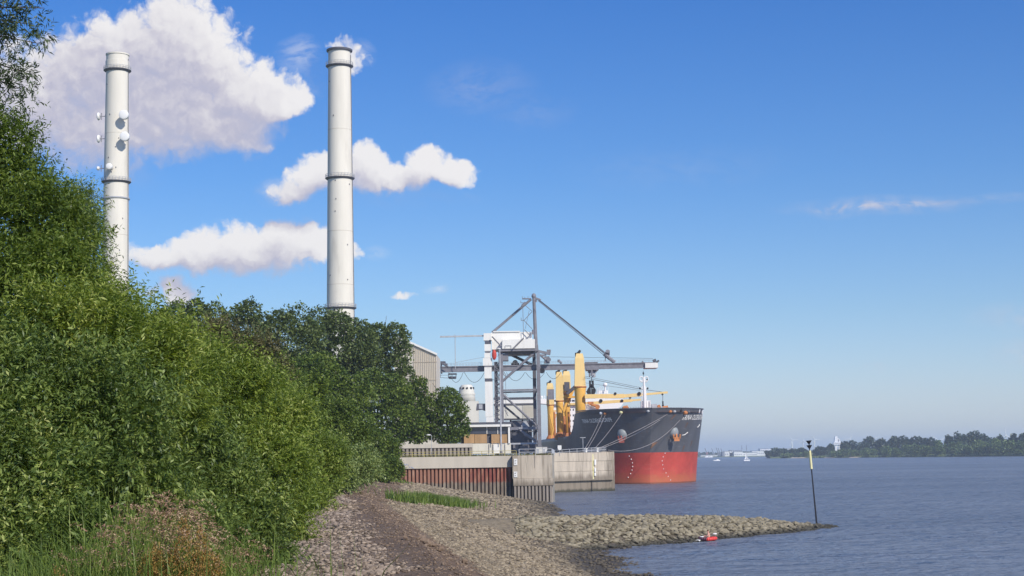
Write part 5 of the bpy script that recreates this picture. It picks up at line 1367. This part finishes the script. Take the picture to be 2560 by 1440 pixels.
wp('motor_box', M['steel_dark'], lambda m: [pbox(m, 1411, 955, 1424, 977, SA.y + 96, 2), T(m, 1440, 965, 1417, 985, .6, SA.y + 94)], c3[0])
wp('dark_panel', M['steel_grey'], lambda m: [pbox(m, 1368.5, 973, 1385, 999, SA.y + 146, .4)], c4[0])
wp('lattice_mast', M['yellow'], lambda m: [T(m, 1374, 1035, 1390, 1105, .25, SA.y + 140), T(m, 1390, 1035, 1376, 1105, .25, SA.y + 140), pbox(m, 1376, 1026, 1392, 1029, SA.y + 140, 1)], c4[0])
wp('grab_spare', M['orange'], lambda m: [pbox(m, 1470, 1004, 1484, 1013, SA.y + 60, 3), T(m, 1478, 1012, 1496, 1016, .5, SA.y + 60), m.tube(at(1494, 1017, SA.y + 59), at(1494, 1017, SA.y + 60.6), .75, n=14), T(m, 1463, 1005, 1463, 1030, .3, SA.y + 60)])
wp('access_ladder', M['ship_white'], lambda m: [T(m, x, 1010, x, 1040, .08, SA.y + 40, n=4) for x in (1464, 1468, 1472)] + [T(m, 1464, y, 1472, y, .05, SA.y + 40, n=4) for y in range(1012, 1040, 4)])
wp('deck_gear', M['orange'], lambda m: [pbox(m, 1381, 1098, 1395, 1106, SA.y + 110, 2), pbox(m, 1424, 1088, 1433, 1098, SA.y + 60, 2), T(m, 1404, 1100, 1414, 1085, .3, SA.y + 90), pbox(m, 1362, 1104, 1376, 1110, SA.y + 140, 2)])
for q in ((1410, 1040, 1412, 1100, .5, SA.y + 88), (1421, 1030, 1424, 1096, .35, SA.y + 80), (1386, 1030, 1388, 1104, .4, SA.y + 118)): wp('post', M['orange'], lambda m: T(m, *q))
# accommodation block with bridge
DB = SA.y + 168
ab = wp('accommodation_block', M['ship_white'], lambda m: [pbox(m, 1385, 1010, 1540, 1110, DB, 14)])
wp('bridge', M['ship_white'], lambda m: m.prism([(at(a, b, DB).x, at(a, b, DB).z) for a, b in ((1350, 997), (1350, 1009), (1362, 1010), (1470, 1014), (1520, 1030), (1546, 1024), (1558, 1008), (1558, 997))], DB - 1.2, DB + 8), ab)
for k in range(8): wp('bridge_window', M['glass_dark'], lambda m: pbox(m, 1385 + k * 9, 999.5, 1392 + k * 9, 1004, DB - 1.28, .1), ab)
for r_i, y in enumerate((1022, 1036, 1050, 1064, 1078)):
    for k in range(7): wp('window', M['glass_dark'], lambda m: pbox(m, 1392 + k * 8, y, 1395 + k * 8, y + 4.5, DB - .08, .1), ab)
wp('monkey_island', M['ship_white'], lambda m: [pbox(m, 1488, 984, 1526, 996.6, DB, 6), pbox(m, 1493, 976, 1520, 983.7, DB + 1, 4), m.ball(at(1513, 962, DB), .85, 14, 10), T(m, 1513, 966, 1513, 978, .35, DB)] + [T(m, x, 970 - (x % 3) * 2, x, 980, .1, DB, n=5) for x in (1494, 1498, 1502, 1507, 1520)] + [T(m, x, 988, x, 997, .08, DB, n=4) for x in (1352, 1356, 1361)], ab)
wp('wing_rail', M['ship_white'], lambda m: [T(m, 1350, 992, 1366, 992, .06, DB, n=4), m.ball(at(1354, 993, DB), .5, 8, 6)], ab)

# mooring ropes (each leads from a fairlead to the jetty head)
def rope(label, pa, sa, pb, sag, r=.065):
    A = wloc(ship) @ hit(pa[0], pa[1], sa); B_ = at(pb[0], pb[1], q3r.y + 4); 
    pts = [A.lerp(B_, k / 14) + Vector((0, 0, -sag * (1 - (2 * k / 14 - 1) ** 2))) for k in range(15)]
    o = MB().path(pts, r, 5).build('mooring_rope', M['rope'])
    # origin is fine at the world origin for a rope mesh
    tag(o, label, 'rope', 'mooring ropes of the ship')
rope('mooring rope from the white fairlead, leftmost of the ropes', (1505, 1037), -1, (1462, 1122), .5)
rope('mooring rope from the orange fairlead, second from the left', (1513, 1038), -1, (1467, 1124), .5)
rope('mooring rope from the yellow fairlead down to the jetty head', (1554, 1034), -1, (1486, 1122), .4)
rope('upper of two ropes passing under the left anchor pod', (1668, 1036), 1, (1497, 1121), .3)
rope('lower of two ropes passing under the left anchor pod', (1650, 1050), 1, (1497, 1123), .6)
rope('long sagging mooring rope from below the right bow lettering', (1700, 1050), 1, (1520, 1125), 3.0)
# bollards and fittings on the jetty head
for x, lab in ((1465, 'white painted bollard at the foot of the leftmost ropes'), (1493, 'white painted bollard at the right end of the jetty head')):
    p = at(x, 1122, q3r.y + 2); t = thing('bollard', lab, 'bollard', (p.x, p.y, QZ + .6), 'bollards on the jetty head')
    part('post', M['crane_white'], t, lambda m: m.lathe((p.x, p.y, QZ + .5), [(.3, 0), (.25, .5), (.28, .8), (.42, .9), (.4, 1.05)], 14))
    part('foot', M['steel_dark'], t, lambda m: m.box((p.x, p.y, QZ + .56), (.9, .9, .12)))
p = at(1399, 1119, q3l.y + 1.2); t = thing('notice_board', 'small white shield shaped board on the grey handrail', 'sign', (p.x, p.y, QZ))
part('board', SIGN, t, lambda m: m.prism([(p.x - .42, p.z + .5), (p.x - .42, p.z - .2), (p.x - .15, p.z - .55), (p.x + .25, p.z - .55), (p.x + .42, p.z - .2), (p.x + .42, p.z + .5)], p.y - .1, p.y - .04))
part('post', M['steel_light'], t, lambda m: m.box((p.x, p.y, (p.z + QZ) / 2), (.08, .08, p.z - QZ)))
p = at(1457, 1094, q3r.y); t = thing('t_post', 'grey T shaped lamp post on the jetty head before the dark bow', 'lamp post', (p.x, p.y, QZ))
part('pole', M['steel_light'], t, lambda m: m.tube((p.x, p.y, QZ), (p.x, p.y, p.z), .07, n=6))
part('arm', M['steel_light'], t, lambda m: m.box(p, (1.25, .2, .12)))
# fenders
for k in range(5):
    q = shipw(-HB - 1.2, 12 + k * 18, 6)
    t = tag(MB().lathe((q.x, q.y, 3.5), [(.6, 0), (.8, .3), (.8, 3.4), (.6, 3.7)], 14).build('fender', M['black']), ['first', 'second', 'third', 'fourth', 'fifth'][k] + ' black rubber fender between quay and ship, counted from the bow', 'fender', 'fenders along the berth')
# freight odds and ends on the quay beside the crane
for (x0, x1, y0, y1, D, mm, lab) in ((1340, 1356, 1112, 1126, 470, 'cream', 'cream switch cabinet at the foot of the crane'), (1357, 1368, 1104, 1124, 480, 'crane_white', 'white container cabin beside the crane leg')):
    p = at((x0 + x1) / 2, y1, D); t = thing('cabinet', lab, 'cabinet', (p.x, D, QZ))
    w_ = (x1 - x0) * D / F; h = 2.6
    part('case', M[mm], t, lambda m: m.box((p.x, D, QZ + h / 2), (w_, 2, h)))
    part('roof', M['steel_grey'], t, lambda m: m.box((p.x, D, QZ + h + .08), (w_ + .2, 2.2, .15)))
    part('door', M['steel_light'], t, lambda m: m.box((p.x - w_ * .2, D - 1.03, QZ + 1.05), (w_ * .35, .05, 2)))

# ------------------------------------------------------------------ beacon on the groyne
b0, b1 = at(2041, 1301, 176), at(2022.5, 1108, 176)
b0.z = min(b0.z, GZ(b0.x, 176) + .3) if False else b0.z
t = thing('beacon', 'leaning cardinal beacon pole, black and yellow with two black cones', 'beacon', b0)
L_ = b1 - b0
part('pole', M['black'], t, lambda m: m.tube(b0 - L_ * .06, b0 + L_ * .99, .10, .05, 8))
part('yellow_band', M['mark_yellow'], t, lambda m: m.tube(b0 + L_ * .665, b0 + L_ * .905, .135, .135, 10))
u = L_.normalized()
for f in (.925, .985):
    part('topmark', M['black'], t, lambda m: m.tube(b0 + L_ * f, b0 + L_ * f + u * .42, .06, .33, 12))
# boulder heap at the foot holds it

# ------------------------------------------------------------------ inflatable boat and paddler
bp = onz(1768, 1352, 0)
t = thing('inflatable_boat', 'small red and dark inflatable boat floating beside the groyne', 'boat', bp)
def hoop(m, a0, a1, z=.16, r=.17, seg=14):
    pts = []
    for k in range(seg + 1):
        a = a0 + (a1 - a0) * k / seg; pts.append(Vector((bp.x + math.cos(a) * .78, bp.y + math.sin(a) * .42, z + .06 * abs(math.cos(a)))))
    for a, b in zip(pts[:-1], pts[1:]): m.tube(a, b, r, n=10)
    for q in pts: m.ball(q, r, 10, 6)
part('red_tube', M['boat_red'], t, lambda m: hoop(m, R(-95), R(95)), True)
part('dark_tube', M['boat_dark'], t, lambda m: hoop(m, R(97), R(263)), True)
part('floor', M['boat_red'], t, lambda m: m.box((bp.x, bp.y, .1), (1.3, .7, .08)))
part('bow_cover', M['ship_white'], t, lambda m: m.ball((bp.x - .45, bp.y, .34), (.28, .2, .1), 10, 6))
def person(label, joints, edges, rad, loc):
    me = bpy.data.meshes.new('person'); me.from_pydata(joints, edges, []); me.materials.append(M['skin'])
    o = bpy.data.objects.new('person', me); COL.objects.link(o); o.location = loc
    sk = o.modifiers.new('skin', 'SKIN'); ss_ = o.modifiers.new('sub', 'SUBSURF'); ss_.levels = 2; ss_.render_levels = 2
    for i, r in enumerate(rad): me.skin_vertices[0].data[i].radius = (r, r)
    me.skin_vertices[0].data[0].use_root = True
    return tag(o, label, 'person')
J = [(0, 0, .0), (0.0, 0, .16), (-.03, 0, .34), (-.06, 0, .45), (-.07, 0, .53), (-.09, 0, .60), (-.10, 0, .70),
     (-.07, -.19, .44), (-.16, -.27, .24), (-.38, -.22, .22), (-.46, -.2, .22),
     (-.05, .19, .44), (-.10, .28, .24), (-.34, .24, .26), (-.42, .22, .26),
     (-.10, -.10, .0), (-.42, -.14, .17), (-.68, -.12, .0), (-.10, .10, .0), (-.42, .14, .17), (-.68, .12, .0)]
E = [(0, 1), (1, 2), (2, 3), (3, 4), (4, 5), (5, 6), (3, 7), (7, 8), (8, 9), (9, 10), (3, 11), (11, 12), (12, 13), (13, 14), (0, 15), (15, 16), (16, 17), (0, 18), (18, 19), (19, 20)]
RD = [.15, .14, .16, .12, .06, .085, .075, .07, .05, .04, .045, .07, .05, .04, .045, .09, .075, .05, .09, .075, .05]
pr = person('bare chested person sitting in the red boat and holding a paddle', J, E, RD, (bp.x + .18, bp.y, .22))
MB().ball((bp.x + .18 - .085, bp.y, .22 + .72), (.10, .10, .08), 12, 8).build('hair', M['hair'], pr)
MB().lathe((bp.x + .2, bp.y, .12), [(.17, 0), (.19, .1), (.175, .2)], 14).build('shorts', M['boat_dark'], pr)
pd = thing('paddle', 'white bladed double paddle held across the red boat', 'paddle', (bp.x - .1, bp.y - .3, .42))
a, b = Vector((bp.x - .92, bp.y - .55, .06)), Vector((bp.x + .75, bp.y + .15, .62))
part('shaft', M['steel_dark'], pd, lambda m: m.tube(a, b, .022, n=6))
part('blade', M['ship_white'], pd, lambda m: m.ball(a, (.24, .04, .09), 10, 6))
part('blade', M['ship_white'], pd, lambda m: m.ball(b, (.2, .05, .08), 10, 6))

# ------------------------------------------------------------------ far shore
def shore_D(px): return float(np.interp(px, [1900, 1930, 2050, 2200, 2400, 2700], [2500, 2450, 2300, 2150, 1950, 1750]))
M['far_meadow'] = mat('far_reed_meadow', (.16, .20, .07), .95, .25, .01)
# peninsula ground
edge = [(px, shore_D(px)) for px in (1915, 1935, 2000, 2100, 2200, 2300, 2400, 2500, 2600, 2800, 3200)]
fr = [Vector(((px - 1280) / F * D, D, 0)) for px, D in edge]
vs = [(p.x, p.y, -.5) for p in fr] + [(p.x * 1.004, p.y + 8, .8) for p in fr] + [(p.x * 1.02, p.y + 60, 3.0) for p in fr] + [(p.x * 1.3 + 20, p.y + 900, 4.0) for p in fr]; n = len(fr)
fs = [(k * n + i, k * n + i + 1, (k + 1) * n + i + 1, (k + 1) * n + i) for k in range(3) for i in range(n - 1)]
tag(MB().add(vs, fs).build('far_shore', M['far_meadow']), kind='structure')
tag(MB().add([(-400, 4000, .0), (2600, 4000, 0), (2600, 4040, 1.6), (-400, 4040, 1.6), (2600, 9000, 3), (-400, 9000, 3)], [(0, 1, 2, 3), (3, 2, 4, 5)]).build('far_bank', M['far_meadow']), kind='structure')
for (x0, x1) in ((1965, 2030), (2048, 2072), (2110, 2140)):
    D = shore_D((x0 + x1) / 2) - 4; a, b = (x0 - 1280) / F * D, (x1 - 1280) / F * D
    tag(MB().add([(a, D, .1), (b, D - 10, .1), (b - 3, D + 4, 1.7), (a + 6, D + 14, 1.7)], [(0, 1, 2, 3)]).build('beach', M['sand']), kind='structure')
GF = 'trees on the far shore'
far = [ # px, ytop, half width px, kind, label
 (1942, 1119, 18, 0, 'dark round tree at the tip of the far peninsula'), (1925, 1128, 9, 1, 'low bush at the very tip of the far peninsula'),
 (1985, 1122, 12, 0, 'dark tree left of the beacon top on the far shore'), (2003, 1124, 11, 0, 'small dark tree just behind the beacon pole'),
 (2050, 1115, 17, 0, 'flat topped dark tree right of the beacon on the far shore'), (2075, 1113, 13, 0, 'dark tree directly left of the white tower'),
 (2120, 1103, 14, 0, 'lone upright tree right of the white tower'), (2153, 1101, 16, 0, 'dark tree at the left end of the closed far wood'),
 (2178, 1097, 17, 0, 'tall dark tree, second of the closed far wood'), (2205, 1098, 14, 0, 'dark tree left of the narrow gap in the far wood'),
 (2230, 1093, 10, 0, 'slim dark tree right of the narrow gap in the far wood'), (2255, 1090, 16, 0, 'round topped tree near the middle of the far wood'),
 (2285, 1091, 18, 0, 'wide dark tree in the middle of the far wood'), (2329, 1087, 14, 0, 'square shouldered tree left of the hidden wind turbine'),
 (2372, 1082, 9, 0, 'slim tall tree standing alone above the far wood'), (2400, 1085, 14, 0, 'tree right of the slim tall one'),
 (2420, 1083, 13, 0, 'dark crown beside the tallest clump of the far wood'), (2445, 1080, 17, 0, 'tallest dark crown of the far wood'),
 (2470, 1086, 15, 0, 'dark crown sloping down to the right turbine'), (2505, 1090, 14, 0, 'low crown in front of the rightmost wind turbine'),
 (2533, 1085, 12, 0, 'upright tree right of the rightmost wind turbine'), (2556, 1090, 16, 0, 'last dark tree at the right edge'), (2600, 1088, 22, 0, 'dark tree beyond the right edge')]
for k, (px, yt, hw, kd, lab) in enumerate(far):
    D = shore_D(px) + 70 + (k % 3) * 25
    ctr = at(px, yt + (1140 - yt) * .5, D); rz_ = (1142 - yt) * .5 * D / F; rx_ = hw * 1.35 * D / F
    t = thing('far_tree', lab, 'tree', (ctr.x, D, 2.5), GF)
    if k == 5: rx_ *= .7
    MB().tube((ctr.x, D, 2), (ctr.x, D, ctr.z), .6, .3, 6).build('trunk', M['bark'], t)
    clumps('crown', lumps((ctr.x, D, ctr.z, rx_, rx_, rz_), 9, rs, .32, .5), 2600, 2.3, G['tree_far'], t, rs, flat=.5)
low = [(1965, 1134, 20), (2010, 1131, 20), (2085, 1128, 18), (2110, 1124, 20), (2140, 1124, 22), (2175, 1119, 20), (2215, 1118, 22), (2245, 1121, 18), (2275, 1117, 20), (2293, 1110, 16), (2318, 1112, 18), (2345, 1106, 20), (2385, 1103, 18), (2410, 1108, 24), (2440, 1101, 22), (2465, 1104, 26), (2495, 1101, 22), (2525, 1100, 22), (2550, 1106, 20), (2585, 1100, 24)]
adj = ['lowest', 'dense', 'rounded', 'wide', 'grey green', 'pale', 'shaded', 'tufted', 'small', 'clipped looking', 'sprawling', 'dull green', 'tall', 'leaning', 'dark footed', 'broad', 'feathery', 'bulky', 'squat', 'hazy']
for k, (px, yt, hw) in enumerate(low):
    D = shore_D(px) + 22
    base = proj((at(px, 1140, D).x, D, 1.5))[1]
    ctr = at(px, (yt + base) / 2, D); rz_ = (base - yt) * .5 * D / F + .5; rx_ = hw * D / F
    near_ = min(far, key=lambda f: abs(f[0] - px))[4]
    t = thing('far_bush', adj[k] + ' waterside bush in front of the ' + ' '.join(near_.replace('the ', '').split()[:7]), 'bush', (ctr.x, D, 1.5), 'bushes on the far shore')
    MB().tube((ctr.x, D, 1), (ctr.x, D, ctr.z), .4, .2, 5).build('stem', M['bark'], t)
    clumps('foliage', lumps((ctr.x, D, ctr.z, rx_, rx_ * .7, rz_), 7, rs, .32, .5), 1900, 1.7, G['bush_far'], t, rs, flat=.5)
# reed fringe on the far shore
P = []
for i in range(9000):
    px = 1990 + rs.rand() * 640; D = shore_D(px) + 2 + rs.rand() * 18; P.append(((px - 1280) / F * D, D, .4))
tag(blades('reed_bed', np.array(P), 2.4, .5, leaf_mat('far_reeds', [(.1, (.11, .15, .05)), (.9, (.24, .29, .11))], .15, .01), rs, .4), 'pale green reed bed along the far waterline', 'reeds', kind='stuff')
# white lighthouse-like control tower
D = 2330; k_ = D / F
t = thing('control_tower', 'white harbour control tower with overhanging deck above the far trees', 'tower', (at(2095, 1135, D).x, D, 3))
part('shaft', M['turbine'], t, lambda m: [pbox(m, 2088, 1112, 2093, 1140, D, 3), pbox(m, 2097, 1112, 2101, 1140, D, 3), pbox(m, 2093, 1114, 2097, 1118, D + .5, 2)])
part('deck', M['turbine'], t, lambda m: pbox(m, 2084, 1106, 2104.5, 1111.5, D - 1.5, 7))
part('top_room', M['turbine'], t, lambda m: m.prism([(at(a, b, D).x, at(a, b, D).z) for a, b in ((2086, 1105.7), (2087.5, 1091), (2093, 1090), (2095, 1096), (2099, 1097), (2101.5, 1105.7))], D, D + 5))
part('window', M['far_grey'], t, lambda m: [pbox(m, 2095, 1098.5, 2098, 1104, D - .1, .2), pbox(m, 2086, 1107.5, 2102, 1108.5, D - 1.65, .2)])
# wind turbines
def turbine(px, yhub, D, rot, lab, R_=42):
    h = at(px, yhub, D); t = thing('wind_turbine', lab, 'wind turbine', (h.x, D, 2), 'wind turbines on the horizon')
    part('tower', M['turbine'], t, lambda m: m.tube((h.x, D, 2), (h.x, D, h.z), 3.2, 2.2, 10))
    part('nacelle', M['turbine'], t, lambda m: m.box((h.x, D + 1, h.z + 1), (4, 10, 4)))
    for i in range(3):
        a = R(rot + i * 120); e = h + Vector((math.cos(a) * R_, -5, math.sin(a) * R_))
        part('blade', M['turbine'], t, lambda m: m.tube(h + Vector((0, -5, 0)), e, 2.2, .9, 6))
turbine(1980, 1101, 7000, 5, 'wind turbine standing left of the beacon, leftmost on the horizon', 26)
turbine(2007, 1102, 7400, 95, 'faint wind turbine immediately left of the beacon cones', 24)
turbine(2036, 1099, 7000, 0, 'wind turbine immediately right of the beacon cones', 26)
turbine(2124, 1098, 6500, 60, 'wind turbine whose rotor peeps out beside the white tower', 24)
turbine(2180, 1098, 6000, 20, 'wind turbine with rotor just above the second far tree', 30)
turbine(2345, 1102, 6000, 140, 'wind turbine with one blade showing in the gap of the wood', 36)
turbine(2513, 1089, 5200, 92, 'wind turbine with clear three bladed rotor above the right trees', 26)
# port buildings on the horizon
D = 4060
for i, (x0, x1, y0, y1, mm, lab) in enumerate(((1806, 1812, 1130, 1142, 'far_grey', 'narrow dark block between the far white halls'), (1811, 1824, 1128, 1143, 'far_white', 'white cube shaped far warehouse left of the sailing boat'), (1824, 1835, 1130, 1142, 'far_grey', 'grey warehouse between two white ones'), (1835, 1857, 1129, 1143, 'far_white', 'white far office block with a row of windows'), (1857, 1893, 1131, 1142, 'far_white', 'long white hall behind the sailing boat'), (1880, 1932, 1127, 1139, 'far_white', 'long white hall reaching to the peninsula trees'), (1900, 1990, 1121.5, 1131, 'far_white', 'largest white hall rising above the peninsula trees'), (1825, 1855, 1126, 1130, 'far_white', 'flat white roofed shed on top of the far warehouses'), (1752, 1803, 1137, 1143, 'far_white', 'low white quay sheds next to the ship bow'), (1962, 1978, 1124, 1134, 'far_white', 'pale hall end showing right of the round far tree'))):
    t = thing('far_hall', lab, 'building', (at((x0 + x1) / 2, y1, D).x, D, 1))
    dd = D + (i % 3) * 20 + (60 if y0 < 1125 else 0)
    part('wall', M[mm], t, lambda m: pbox(m, x0, y0, x1, y1 + 2, dd, 30))
    part('roof', M['far_grey'] if mm == 'far_white' else M['far_white'], t, lambda m: pbox(m, x0 - .3, y0 - .6, x1 + .3, y0 - .02, dd - 1, 32))
    if x1 - x0 > 12:
        for k in range(int((x1 - x0) / 5)):
            part('window', M['far_grey'], t, lambda m: pbox(m, x0 + 2 + k * 5, (y0 + y1) / 2 - 1, x0 + 4.5 + k * 5, (y0 + y1) / 2 + 1, dd - .5, .4))
for i, (x, y0) in enumerate(((1764, 1120), (1781, 1121), (1792, 1119), (1797, 1120), (1804, 1121))):
    D = 4300; t = thing('harbour_crane', ['reddish harbour crane nearest the ship bow', 'thin harbour crane, second from the ship bow', 'leaning dark harbour crane, third from the ship bow', 'harbour crane close to the leaning one', 'harbour crane furthest from the ship bow'][i], 'crane', (at(x, 1142, D).x, D, 1), 'harbour cranes on the horizon')
    part('jib', M['far_grey'], t, lambda m: T(m, x - 2, y0, x + 3, y0 + 12, 1.0, D, n=5))
    part('portal', M['far_grey'] if i else mat('far_red_steel', (.35, .15, .18), .7, .1, .02), t, lambda m: [T(m, x + 3, y0 + 12, x + 1, 1143, .9, D, n=5), T(m, x + 3, y0 + 12, x + 6, 1143, .9, D, n=5), pbox(m, x + 1, y0 + 11, x + 6, y0 + 14, D, 6)])
for i, (x, y0) in enumerate(((1854.5, 1113), (1866, 1113))):
    t = thing('radio_mast', ['tall dark mast above the white office block', 'tall dark mast directly above the sailing boat'][i], 'mast', (at(x, 1142, 4200).x, 4200, 1), 'masts on the horizon')
    part('pole', M['far_grey'], t, lambda m: T(m, x, y0, x + 1, 1143, .8, 4200, n=5)); part('crossarm', M['far_grey'], t, lambda m: T(m, x - 1.5, y0 + 8, x + 2, y0 + 8, .6, 4200, n=4))
# sailing boat
sp = onz(1867, 1152.5, 0); k_ = sp.y / F
t = thing('sailing_boat', 'white sailing boat under full sail on the far water', 'boat', sp)
part('hull', M['sail'], t, lambda m: m.add([(sp.x - 7 * k_, sp.y, .1), (sp.x + 7 * k_, sp.y, .1), (sp.x + 8.5 * k_, sp.y, 1.4), (sp.x - 7.5 * k_, sp.y, 1.2), (sp.x - 6 * k_, sp.y + 2.5, .1), (sp.x + 6 * k_, sp.y + 2.5, .1), (sp.x + 7.5 * k_, sp.y + 2.5, 1.4), (sp.x - 7 * k_, sp.y + 2.5, 1.2)], [(0, 1, 2, 3), (7, 6, 5, 4), (0, 4, 5, 1), (3, 2, 6, 7), (0, 3, 7, 4), (1, 5, 6, 2)]))
part('mast', M['steel_grey'], t, lambda m: m.tube((sp.x, sp.y + 1, 1), (sp.x - .5 * k_, sp.y + 1, 23 * k_), .12, n=5))
part('mainsail', M['sail'], t, lambda m: m.add([(sp.x - .8 * k_, sp.y + 1, 1.8), (sp.x - 6.5 * k_, sp.y + .6, 1.9), (sp.x - .9 * k_, sp.y + 1, 22.5 * k_), (sp.x - 3 * k_, sp.y + .2, 9 * k_)], [(0, 2, 3), (0, 3, 1)]))
part('foresail', M['sail'], t, lambda m: m.add([(sp.x + 0 * k_, sp.y + 1, 2.0), (sp.x + 6 * k_, sp.y + .6, 1.9), (sp.x - .2 * k_, sp.y + 1, 20 * k_), (sp.x + 2.5 * k_, sp.y + .2, 8 * k_)], [(0, 3, 2), (0, 1, 3)]))
mp = onz(1793, 1152, 0)
t = thing('motor_boat', 'tiny white motor boat left of the sailing boat', 'boat', mp)
part('hull', M['sail'], t, lambda m: m.box((mp.x, mp.y, .5), (7, 2.2, 1.0)).box((mp.x - 4, mp.y, .7), (1.5, 1.4, .7)))
part('cabin', M['sail'], t, lambda m: m.box((mp.x + .5, mp.y, 1.4), (2.6, 1.8, .9)))
for k, x in enumerate((1767, 1777)):
    p = at(x, 1143.5, 3950); t = thing('moored_boat', ['white moored boat nearest the ship bow on the horizon', 'white moored boat second from the ship bow'][k], 'boat', (p.x, 3950, 0), 'boats moored on the horizon')
    part('hull', M['sail'], t, lambda m: m.box((p.x, 3950, 1.2), (9, 5, 2.4))); part('cabin', M['sail'], t, lambda m: m.box((p.x + 1, 3950, 3), (4, 4, 1.5)))
# woodland on the landward side behind the power station
P = np.stack([-1100 + rs.rand(26000) * 1075, 760 + rs.rand(26000) * 40, 8 + rs.rand(26000) ** 1.2 * 13], 1); P[:, 2] += fbm(P[:, 0] * .03, P[:, 1] * .01, 3) * 8
V = leaf_quads(P, unit(rs.randn(26000, 3)), np.full(26000, 2.6), np.full(26000, 1.3), rs)
tag(np_mesh('landward_wood', V.reshape(-1, 3), np.arange(len(P) * 4).reshape(-1, 4), G['tree_mid']), 'belt of woodland behind the power station grounds', 'wood', kind='stuff')
# low wooded land behind the port, reads as one mass
P = np.stack([-300 + rs.rand(5000) * 1500, 4700 + rs.rand(5000) * 100, 2 + rs.rand(5000) * 7], 1)
V = leaf_quads(P, unit(rs.randn(5000, 3)), np.full(5000, 9.), np.full(5000, 5.), rs)
tag(np_mesh('distant_wood', V.reshape(-1, 3), np.arange(20000).reshape(-1, 4), G['tree_far']), 'faint line of woodland behind the far port', 'wood', kind='stuff')

# ------------------------------------------------------------------ haze
HAZE = 1.1e-4
hm = bpy.data.materials.new('haze_air'); hm.use_nodes = True; hm.node_tree.nodes.clear()
hb_ = NB(hm.node_tree); pv = hb_.n('ShaderNodeVolumePrincipled'); pv.inputs['Color'].default_value = (.80, .90, 1.0, 1); pv.inputs['Density'].default_value = HAZE
pv.inputs['Anisotropy'].default_value = .1
ho = hb_.n('ShaderNodeOutputMaterial'); hb_.link(pv.outputs[0], ho.inputs['Volume'])
if HAZE > 0:
    hz = MB().box((0, 14900, 80), (62000, 31000, 168)).build('haze', hm)
    tag(hz, kind='stuff')
